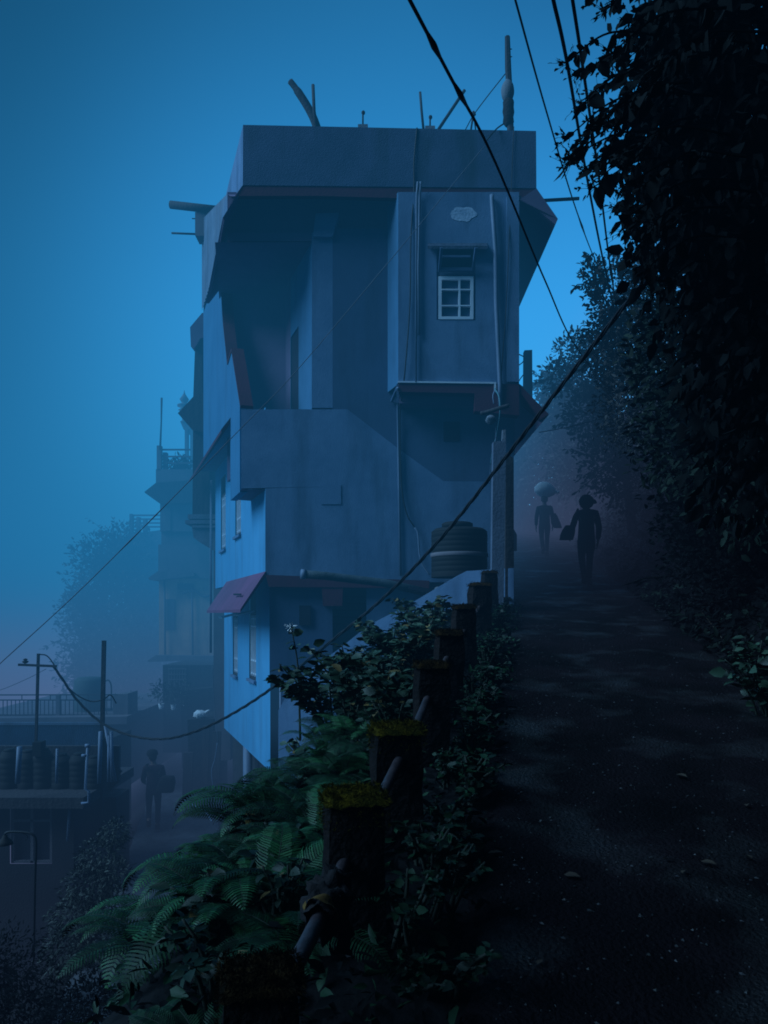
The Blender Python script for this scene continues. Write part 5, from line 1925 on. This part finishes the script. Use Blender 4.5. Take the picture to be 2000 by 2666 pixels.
# sprays: twig from inside the crown to the fringe, leaves hanging along it
FR = [(1590, 10), (1570, 30), (1640, 60), (1545, -20), (1660, 130), (1590, 140), (1470, 165), (1510, 190), (1600, 200), (1550, 240), (1505, 270), (1590, 290), (1640, 300), (1560, 320), (1600, 340), (1540, 330),
      (1475, 360), (1485, 410), (1470, 430), (1520, 440), (1560, 420), (1590, 470), (1540, 490), (1620, 500), (1600, 540), (1640, 560), (1620, 600), (1660, 640), (1660, 560), (1690, 690), (1680, 620), (1620, 400), (1640, 250),
      (1680, 90), (1700, 180), (1660, 380), (1680, 480), (1700, 580), (1720, 760), (1745, 840)]
TW, P, A, Z = MB(), [], [], []
for i, (px, py) in enumerate(FR):
    for rep in range(1 + (i % 3 > 0)):
        Yt = rnd.uniform(4.0, 5.6)
        tip = at(px + rnd.uniform(-8, 25) * rep, py + rnd.uniform(-25, 25) * rep, Yt)
        root = at(px + rnd.uniform(190, 320), py - rnd.uniform(20, 130), Yt + rnd.uniform(-.3, .6))
        mid = root.lerp(tip, .55) + Vector((0, 0, .10))
        pts = cat_spline([root, mid, tip], 9)
        TW.tube(pts, [.008 * (1 - .8 * k / len(pts)) + .0015 for k in range(len(pts))], 4, caps=False)
        for q in range(19):
            k = rnd.random() ** .75
            j = min(int(k * (len(pts) - 1)), len(pts) - 2)
            p = pts[j].lerp(pts[j + 1], rnd.random())
            P.append(p)
            A.append((rnd.gauss(-.35, .55), rnd.gauss(0, .5), rnd.gauss(-.75, .4)))
            Z.append(rnd.choice([.03, .045, .06, .08, .11, .13]) * rnd.uniform(.8, 1.2))
        if rep == 0:      # fine flower stalks at the tip
            for q in range(7):
                d = Vector((rnd.gauss(-.4, .5), rnd.gauss(0, .4), rnd.gauss(-.1, .7)))
                d.normalize()
                e = tip + d * rnd.uniform(.05, .13)
                TW.tube([tip + Vector((.02, 0, 0)), e], [.002, .001], 3, caps=False)
                for s in range(3):
                    P.append(tip.lerp(e, rnd.random()))
                    A.append(tuple(d + Vector((rnd.gauss(0, .4), 0, rnd.gauss(0, .4)))))
                    Z.append(rnd.uniform(.015, .04))
TW.build('twigs', M_twig, nt_)
leaf_mesh('leaf_sprays', P, A, Z, RS.uniform(.6, 1.0, len(P)), M_leaf_black, nt_, roll=1.2)
# dense inner crown
bl = []
for (px, py, Y, rx, rz) in [(1840, 20, 4.8, .52, .6), (1830, 200, 5.0, .46, .6), (1850, 420, 5, .56, .65), (1830, 620, 5.2, .48, .55), (1900, 820, 5.4, .5, .6), (1990, 100, 5, .7, .9), (1990, 500, 5, .7, .9), (2000, 900, 5.2, .6, .8), (1960, 1150, 5.6, .5, .7), (2100, 700, 5, .8, 1.2), (2150, 200, 5, .9, 1.2), (1770, 100, 5.4, .35, .5), (1760, 480, 5.5, .33, .5)]:
    bl.append((tuple(at(px, py, Y)), (rx, .7, rz)))
P, D = blob_points(bl, 9500, .25)
leaf_mesh('crown', P, D * .5 + RS.normal(size=D.shape) * .5 + np.array([0, 0, -.8]), RS.uniform(.07, .16, len(P)), RS.uniform(.6, .95, len(P)), M_leaf_black, nt_, roll=1.2)
# unseen canopy of the same tree, added overhead to shade the foreground
bl = [((3.6, 3.2, 6.0), (1.6, 1.6, 1.2)), ((3.4, 1.0, 5.6), (1.6, 1.6, 1.2)), ((2.6, -1.0, 5.4), (1.6, 1.4, 1.0)), ((1.2, -2.2, 5.2), (1.6, 1.2, 1.0)), ((3.9, 3, 3.4), (1, 1.4, 1.5)), ((3.8, 1, 3.2), (1, 1.4, 1.5)), ((-.6, -1.5, 5.4), (1.6, 1.2, .8)), ((-2.2, -.5, 5.2), (1.5, 1.5, 1.0)), ((-3.4, 1.2, 4.7), (1.1, 1.4, .9)), ((-4.2, 2.6, 4.6), (1.1, 1.3, .9)), ((-4.6, 0, 5.4), (1.4, 1.4, 1.0)), ((-4.9, 4.2, 5.0), (.9, 1.2, .8))]
P, D = blob_points(bl, 9500, .3)
leaf_mesh('crown', P, D * .5 + RS.normal(size=D.shape) * .5 + np.array([0, 0, -.8]), RS.uniform(.16, .3, len(P)), RS.uniform(.6, .95, len(P)), M_leaf_black, nt_, roll=1.2)


# ------------------------------------------------------------------ trees on the right bank, fading into the mist
def bank_tree(label, base, blobs, n, ls, m, name='tree', trunk_r=.12, up=True, shell=.45, group=None, twig=0):
    t = thing(name, label, 'tree', base, group)
    b = MB()
    top = Vector(blobs[0][0])
    tr_ = cat_spline([base + Vector((0, 0, -.5)), base.lerp(top, .5) + Vector((.1, 0, 0)), top], 8)
    b.tube(tr_, [trunk_r * (1 - .8 * k / len(tr_)) for k in range(len(tr_))], 8)
    for c, r_ in blobs[1:]:
        s = tr_[rnd.randrange(4, len(tr_) - 3)]
        b.tube(cat_spline([s, s.lerp(Vector(c), .5) + Vector((0, 0, .15)), Vector(c)], 5), [trunk_r * .4 * (1 - .08 * k) for k in range(11)], 5)
    P, D = blob_points(blobs, n, shell)
    ax = D * .7 + RS.normal(size=D.shape) * .5 + np.array([0, 0, -.3 if not up else .1])
    for k in range(twig):      # twigs that stick out of the outline with their own leaves
        c, r_ = blobs[rnd.randrange(len(blobs))]
        d = Vector((rnd.gauss(-.5, .6), rnd.gauss(-.2, .6), rnd.gauss(.35, .5))).normalized()
        a = Vector(c) + Vector((d.x * r_[0], d.y * r_[1], d.z * r_[2])) * .8
        e = a + d * rnd.uniform(.3, .8) * max(r_[0], .4)
        b.tube([Vector(c), a, a.lerp(e, .5) + Vector((0, 0, .04)), e], [.014, .012, .008, .003], 4)
        for q in range(14):
            p = a.lerp(e, rnd.random())
            P = np.vstack([P, [p]])
            ax = np.vstack([ax, [(d.x + rnd.gauss(0, .7), d.y + rnd.gauss(0, .7), d.z * .3 + rnd.gauss(-.3, .5))]])
    b.build('trunk', M_bark, t)
    leaf_mesh('crown', P, ax, RS.uniform(.6, 1.3, len(P)) * ls, RS.uniform(.5, .9, len(P)), m, t, roll=.9)
    return t


def bl_at(lst):
    return [(tuple(at(px, py, Y)), (rx, ry, rz)) for (px, py, Y, rx, ry, rz) in lst]


bank_tree('bushy tree with big leaves on the right bank under the overhanging tree', Vector((5.2, 8.5, 2.5)),
          bl_at([(1830, 900, 8.2, .8, .7, .8), (1760, 780, 8.4, .45, .5, .5), (1900, 1050, 8, .8, .7, .8), (1720, 950, 8.6, .45, .5, .6), (1800, 1150, 8.4, .7, .6, .7), (1990, 900, 8, .8, .8, 1.2), (1960, 1250, 7.8, .7, .7, .7)]), 8000, .095, M_leaf_mid, twig=18)
bank_tree('tree with a pointed leafy top rising behind the parallel cables', Vector((5.4, 13, 3.2)),
          bl_at([(1600, 760, 12.6, .45, .5, .6), (1545, 720, 12.4, .22, .25, .35), (1640, 880, 12.6, .6, .6, .8), (1580, 900, 12.8, .45, .5, .6), (1690, 760, 12.2, .5, .5, .9), (1640, 1050, 12.6, .6, .6, .9), (1700, 1020, 12, .6, .6, 1.0)]), 11000, .08, M_leaf_haze, twig=26)
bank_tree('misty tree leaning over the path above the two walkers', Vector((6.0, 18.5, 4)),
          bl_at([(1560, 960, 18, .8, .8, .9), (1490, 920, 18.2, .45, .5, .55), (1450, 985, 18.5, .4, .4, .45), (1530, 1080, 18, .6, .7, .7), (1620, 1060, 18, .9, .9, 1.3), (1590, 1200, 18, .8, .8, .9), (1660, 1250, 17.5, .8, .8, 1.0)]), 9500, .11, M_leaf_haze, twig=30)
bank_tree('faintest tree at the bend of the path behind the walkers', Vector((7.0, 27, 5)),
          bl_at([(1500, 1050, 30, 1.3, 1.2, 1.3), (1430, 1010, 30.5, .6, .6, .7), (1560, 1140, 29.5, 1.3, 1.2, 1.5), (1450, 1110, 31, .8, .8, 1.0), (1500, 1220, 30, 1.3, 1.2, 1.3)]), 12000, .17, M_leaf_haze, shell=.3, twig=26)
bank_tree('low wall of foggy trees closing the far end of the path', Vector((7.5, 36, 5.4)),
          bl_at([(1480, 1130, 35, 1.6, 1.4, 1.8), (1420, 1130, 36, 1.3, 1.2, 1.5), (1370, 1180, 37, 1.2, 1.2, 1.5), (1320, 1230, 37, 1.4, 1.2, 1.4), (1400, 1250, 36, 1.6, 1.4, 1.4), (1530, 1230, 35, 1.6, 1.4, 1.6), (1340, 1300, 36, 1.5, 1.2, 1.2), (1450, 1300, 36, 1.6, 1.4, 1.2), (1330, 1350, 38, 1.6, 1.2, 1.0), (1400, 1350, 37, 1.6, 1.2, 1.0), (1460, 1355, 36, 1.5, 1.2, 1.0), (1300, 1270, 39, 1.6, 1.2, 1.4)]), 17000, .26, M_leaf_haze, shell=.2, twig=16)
# dark wooded bank beside the path: one mass
P, A = [], []
for k in range(22000):
    Y = 1.5 + 24 * rnd.random() ** 1.25
    s = rnd.random() ** 1.35 * 3.8
    X = x_edge(Y) + 2.12 + s
    z = ground(X, Y)
    P.append((X, Y, z + rnd.random() ** 1.6 * (.25 + .5 * min(s, 2))))
    A.append((rnd.gauss(-.5, .7), rnd.gauss(-.2, .7), rnd.gauss(-.1, .6)))
o = leaf_mesh('bank_undergrowth', P, A, RS.uniform(.06, .16, len(P)), [.6] * len(P), [M_leaf_black, M_leaf_mid], None, two=.2)
tag(o, 'dark leafy undergrowth covering the bank on the right of the path', 'undergrowth', kind='stuff')
for k, (px, py, lab) in enumerate([(1960, 1790, 'green leafy plant at the right edge beside the path'), (1985, 1870, 'lower green leafy plant at the right edge beside the path')]):
    Y = 3200 / (py - 1300) + .1
    shrub('plant', lab, 'plant', at(px + 20, py + 40, Y), .55, .3, 8, 16, .10, M_shrub, None, (-.1, -.1), None, 500 + k)
tag(MB().tube([at(1815, 1578, 9.5), at(1850, 1622, 8.9), at(1885, 1668, 8.3)], .006, 5).build('dry_stalk', M_leaf_litter), 'thin dry stalk lying on the right bank', 'stalk')

bank_tree('dense black thicket overgrowing the foot of the right bank', Vector((5.2, 9.6, 2.4)),
          bl_at([(1870, 1330, 9.5, .9, .7, .9), (1830, 1300, 10, .6, .6, .8), (1970, 1350, 9, .9, .7, 1.0), (1830, 1430, 10.2, .5, .5, .5), (1890, 1480, 9.2, .8, .6, .6), (1990, 1530, 8.5, .7, .6, .7), (1790, 1180, 11, .6, .6, .9), (1830, 1200, 10, .8, .7, 1.0)]), 9000, .085, M_leaf_black, twig=14)
# ------------------------------------------------------------------ misty trees on the far left
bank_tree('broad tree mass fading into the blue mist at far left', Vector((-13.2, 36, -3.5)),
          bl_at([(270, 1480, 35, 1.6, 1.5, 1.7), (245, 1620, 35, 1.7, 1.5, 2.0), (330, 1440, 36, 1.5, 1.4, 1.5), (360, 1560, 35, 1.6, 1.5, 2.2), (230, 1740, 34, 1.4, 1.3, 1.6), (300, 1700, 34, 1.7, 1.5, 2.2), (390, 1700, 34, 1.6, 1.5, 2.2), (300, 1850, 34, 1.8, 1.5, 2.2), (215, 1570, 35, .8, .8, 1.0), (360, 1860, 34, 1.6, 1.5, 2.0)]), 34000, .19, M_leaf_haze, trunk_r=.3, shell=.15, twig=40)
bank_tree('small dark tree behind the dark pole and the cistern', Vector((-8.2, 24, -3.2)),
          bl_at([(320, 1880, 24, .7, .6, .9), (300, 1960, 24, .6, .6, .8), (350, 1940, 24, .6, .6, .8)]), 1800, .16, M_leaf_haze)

# ------------------------------------------------------------------ fallen leaves on the path
LL = [(1270, 2243, 'pale fallen leaf by the left edge of the path near the weeds', .07), (1468, 2286, 'curled greenish fallen leaf left of the middle of the path', .07), (1824, 2262, 'long pale fallen leaf on the right half of the path', .07), (1785, 2287, 'small fallen leaf just left of the long pale leaf', .05),
      (1755, 2260, 'thin fallen leaf left of the long pale leaf, farther up', .05), (1760, 2035, 'star shaped fallen leaf in the middle right of the path', .08), (1872, 1708, 'bright curled leaf at the right edge of the path', .10), (1770, 1613, 'reddish leaf at the far right edge of the path', .09), (1545, 1812, 'pale leaf lying in the middle of the path', .06),
      (1935, 2242, 'brown fallen leaf near the right edge of the photo', .06), (1945, 2115, 'grey leaf near the right edge above the brown one', .05), (1460, 1955, 'tiny pale leaf in the left part of the path', .04), (1400, 2535, 'round pale pebble like leaf at the bottom of the path', .04), (1478, 2168, 'small white leaf scrap in the left part of the path', .03)]
for px, py, lab, s in LL:
    Y = 3200 / (py - 1300)
    X = (px - 1000) / 2000 * Y
    a = rnd.random() * 6.28
    zz = zp(Y) + .02 + .022 * mnoise.noise((X * 1.7, Y * 1.7, 5)) + .012 * mnoise.noise((X * 6, Y * 6, 2)) + .03 * mnoise.noise((X * .6, Y * .5, 9)) + .012
    o = leaf_mesh('fallen_leaf', [(X, Y, zz)], [(math.cos(a), math.sin(a), .15)], [s], [.8], M_leaf_litter, roll=.2)
    tag(o, lab, 'fallen leaf', 'fallen leaves on the path')
# ------------------------------------------------------------------ fog
def build_fog():
    b = MB()
    b.box((-75, -30, -25), (75, 85, 42))
    m = bpy.data.materials.new('evening fog')
    m.use_nodes = True
    nt = m.node_tree
    nt.nodes.clear()
    N, L = nt.nodes, nt.links
    out = N.new('ShaderNodeOutputMaterial')
    ab = N.new('ShaderNodeVolumeAbsorption')
    em = N.new('ShaderNodeEmission')  # the fog glows by itself, in place of scattered skylight
    add = N.new('ShaderNodeAddShader')
    g = N.new('ShaderNodeNewGeometry')
    sx = N.new('ShaderNodeSeparateXYZ')
    L.new(g.outputs['Position'], sx.inputs[0])
    den = N.new('ShaderNodeMapRange')      # the fog bank thickens away from the railing
    den.interpolation_type = 'SMOOTHSTEP'
    L.new(sx.outputs['Y'], den.inputs[0])
    den.inputs['From Min'].default_value = FOG['y0']
    den.inputs['From Max'].default_value = FOG['y1']
    den.inputs['To Min'].default_value = FOG['d0']
    den.inputs['To Max'].default_value = FOG['d1']
    hz = N.new('ShaderNodeMapRange')       # emission colour darkened low down, in place of lost daylight
    hz.interpolation_type = 'SMOOTHSTEP'
    xp = N.new('ShaderNodeMath')            # measured from the ground, which climbs to the right
    xp.operation = 'MAXIMUM'
    L.new(sx.outputs['X'], xp.inputs[0])
    xp.inputs[1].default_value = 0
    zr = N.new('ShaderNodeMath')
    zr.operation = 'MULTIPLY_ADD'
    L.new(xp.outputs[0], zr.inputs[0])
    zr.inputs[1].default_value = -1.5
    L.new(sx.outputs['Z'], zr.inputs[2])
    L.new(zr.outputs[0], hz.inputs[0])
    hz.inputs['From Min'].default_value = FOG['z0']
    hz.inputs['From Max'].default_value = FOG['z1']
    mx = N.new('ShaderNodeMix')
    mx.data_type = 'RGBA'
    L.new(hz.outputs[0], mx.inputs[0])
    far = N.new('ShaderNodeMapRange')       # low fog made to glow brighter far off, behind the walkers
    far.interpolation_type = 'SMOOTHSTEP'
    L.new(sx.outputs['Y'], far.inputs[0])
    far.inputs['From Min'].default_value = 17
    far.inputs['From Max'].default_value = 34
    fm = N.new('ShaderNodeMix')
    fm.data_type = 'RGBA'
    L.new(far.outputs[0], fm.inputs[0])
    fm.inputs[6].default_value = (*FOG['low'], 1)
    fm.inputs[7].default_value = (*FOG['low_far'], 1)
    L.new(fm.outputs[2], mx.inputs[6])
    mx.inputs[7].default_value = (*FOG['high'], 1)
    thin = N.new('ShaderNodeMapRange')     # it thins out upward
    thin.interpolation_type = 'SMOOTHSTEP'
    L.new(sx.outputs['Z'], thin.inputs[0])
    thin.inputs['From Min'].default_value = FOG['t0']
    thin.inputs['From Max'].default_value = FOG['t1']
    thin.inputs['To Min'].default_value = 1
    thin.inputs['To Max'].default_value = FOG['thin']
    dm = N.new('ShaderNodeMath')
    dm.operation = 'MULTIPLY'
    L.new(den.outputs[0], dm.inputs[0])
    L.new(thin.outputs[0], dm.inputs[1])
    rgt = N.new('ShaderNodeMapRange')      # thinned over the path so the far walker shows clearly
    rgt.interpolation_type = 'SMOOTHSTEP'
    L.new(sx.outputs['X'], rgt.inputs[0])
    rgt.inputs['From Min'].default_value = 1.6
    rgt.inputs['From Max'].default_value = 3.6
    rgt.inputs['To Min'].default_value = 1
    rgt.inputs['To Max'].default_value = .55
    dr = N.new('ShaderNodeMath')
    dr.operation = 'MULTIPLY'
    L.new(dm.outputs[0], dr.inputs[0])
    L.new(rgt.outputs[0], dr.inputs[1])
    dm = dr
    lat = N.new('ShaderNodeMapRange')      # emission dimmed toward the left, in place of lens vignetting
    lat.interpolation_type = 'SMOOTHSTEP'
    L.new(sx.outputs['X'], lat.inputs[0])
    lat.inputs['From Min'].default_value = -24
    lat.inputs['From Max'].default_value = -5
    lat.inputs['To Min'].default_value = .5
    lat.inputs['To Max'].default_value = 1
    latr = N.new('ShaderNodeMapRange')     # emission lowered on the right, in place of the trees' shade
    latr.interpolation_type = 'SMOOTHSTEP'
    L.new(sx.outputs['X'], latr.inputs[0])
    latr.inputs['From Min'].default_value = 2.2
    latr.inputs['From Max'].default_value = 9
    latr.inputs['To Min'].default_value = 1
    latr.inputs['To Max'].default_value = .75
    lm = N.new('ShaderNodeMath')
    lm.operation = 'MULTIPLY'
    L.new(lat.outputs[0], lm.inputs[0])
    L.new(latr.outputs[0], lm.inputs[1])
    em_s = N.new('ShaderNodeMath')
    em_s.operation = 'MULTIPLY'
    L.new(dm.outputs[0], em_s.inputs[0])
    L.new(lm.outputs[0], em_s.inputs[1])
    ab.inputs['Color'].default_value = (0, 0, 0, 1)
    L.new(dm.outputs[0], ab.inputs['Density'])
    L.new(mx.outputs[2], em.inputs['Color'])
    L.new(em_s.outputs[0], em.inputs['Strength'])
    L.new(ab.outputs[0], add.inputs[0])
    L.new(em.outputs[0], add.inputs[1])
    L.new(add.outputs[0], out.inputs['Volume'])
    o = b.build('fog', m)
    struct(o)
    return o


FOG = dict(y0=3.5, y1=17, d0=.0012, d1=.036, z0=-4, z1=4, t0=4, t1=20, thin=.2, low=(.038, .054, .118), low_far=(.165, .205, .40), high=(.019, .213, .49))
build_fog()

# ------------------------------------------------------------------ sky and sun
w = bpy.data.worlds.new('World')
S.world = w
w.use_nodes = True
nt = w.node_tree
N, L = nt.nodes, nt.links
bg = N['Background']
sky = N.new('ShaderNodeTexSky')
sky.sky_type = 'NISHITA'
sky.sun_disc = False
SUN_EL, SUN_AZ = R(40), R(-104)         # the weak light comes from the open valley on the left
sky.sun_elevation = SUN_EL
sky.sun_rotation = SUN_AZ
sky.air_density = 1.0
sky.dust_density = 1.0
sky.ozone_density = 2.0
tint = N.new('ShaderNodeMix')
tint.data_type = 'RGBA'
tint.blend_type = 'MULTIPLY'
tint.inputs[0].default_value = 1
L.new(sky.outputs[0], tint.inputs[6])
tint.inputs[7].default_value = (.10, .57, .80, 1)
# the cloud is thinnest, and brightest, over the bend of the path
tcw = N.new('ShaderNodeTexCoord')
dot = N.new('ShaderNodeVectorMath')
dot.operation = 'DOT_PRODUCT'
L.new(tcw.outputs['Generated'], dot.inputs[0])
dot.inputs[1].default_value = Vector((.25, .95, .26)).normalized()
gl = N.new('ShaderNodeMapRange')
gl.interpolation_type = 'SMOOTHERSTEP'
L.new(dot.outputs['Value'], gl.inputs[0])
gl.inputs['From Min'].default_value = .70
gl.inputs['From Max'].default_value = 1.0
gl.inputs['To Min'].default_value = .25
gl.inputs['To Max'].default_value = 3.3
vm = N.new('ShaderNodeVectorMath')
vm.operation = 'SCALE'
L.new(tint.outputs[2], vm.inputs[0])
L.new(gl.outputs[0], vm.inputs['Scale'])
sxw = N.new('ShaderNodeSeparateXYZ')
L.new(tcw.outputs['Generated'], sxw.inputs[0])
zen = N.new('ShaderNodeMapRange')      # the cover is thicker overhead
zen.interpolation_type = 'SMOOTHSTEP'
L.new(sxw.outputs['Z'], zen.inputs[0])
zen.inputs['From Min'].default_value = .34
zen.inputs['From Max'].default_value = .7
zen.inputs['To Min'].default_value = 1
zen.inputs['To Max'].default_value = .38
vz = N.new('ShaderNodeVectorMath')
vz.operation = 'SCALE'
L.new(vm.outputs[0], vz.inputs[0])
L.new(zen.outputs[0], vz.inputs['Scale'])
L.new(vz.outputs[0], bg.inputs[0])
bg.inputs[1].default_value = 0.12

sun = bpy.data.lights.new('sun', 'SUN')
sun.energy = 5.0
sun.angle = R(40)
sun.color = (.33, .66, 1.0)
sun_o = bpy.data.objects.new('sun', sun)
COL.objects.link(sun_o)
sun_dir = Vector((math.sin(SUN_AZ) * math.cos(SUN_EL), math.cos(SUN_AZ) * math.cos(SUN_EL), math.sin(SUN_EL)))
sun_o.rotation_euler = (-sun_dir).to_track_quat('-Z', 'Y').to_euler()

S.render.engine = 'CYCLES'
S.cycles.max_bounces = 4
S.cycles.diffuse_bounces = 2
S.cycles.glossy_bounces = 2
S.cycles.transparent_max_bounces = 4
S.cycles.volume_bounces = 0
S.cycles.volume_step_rate = 0.5
S.cycles.volume_max_steps = 64
S.cycles.use_denoising = True
S.cycles.filter_width = 1.8
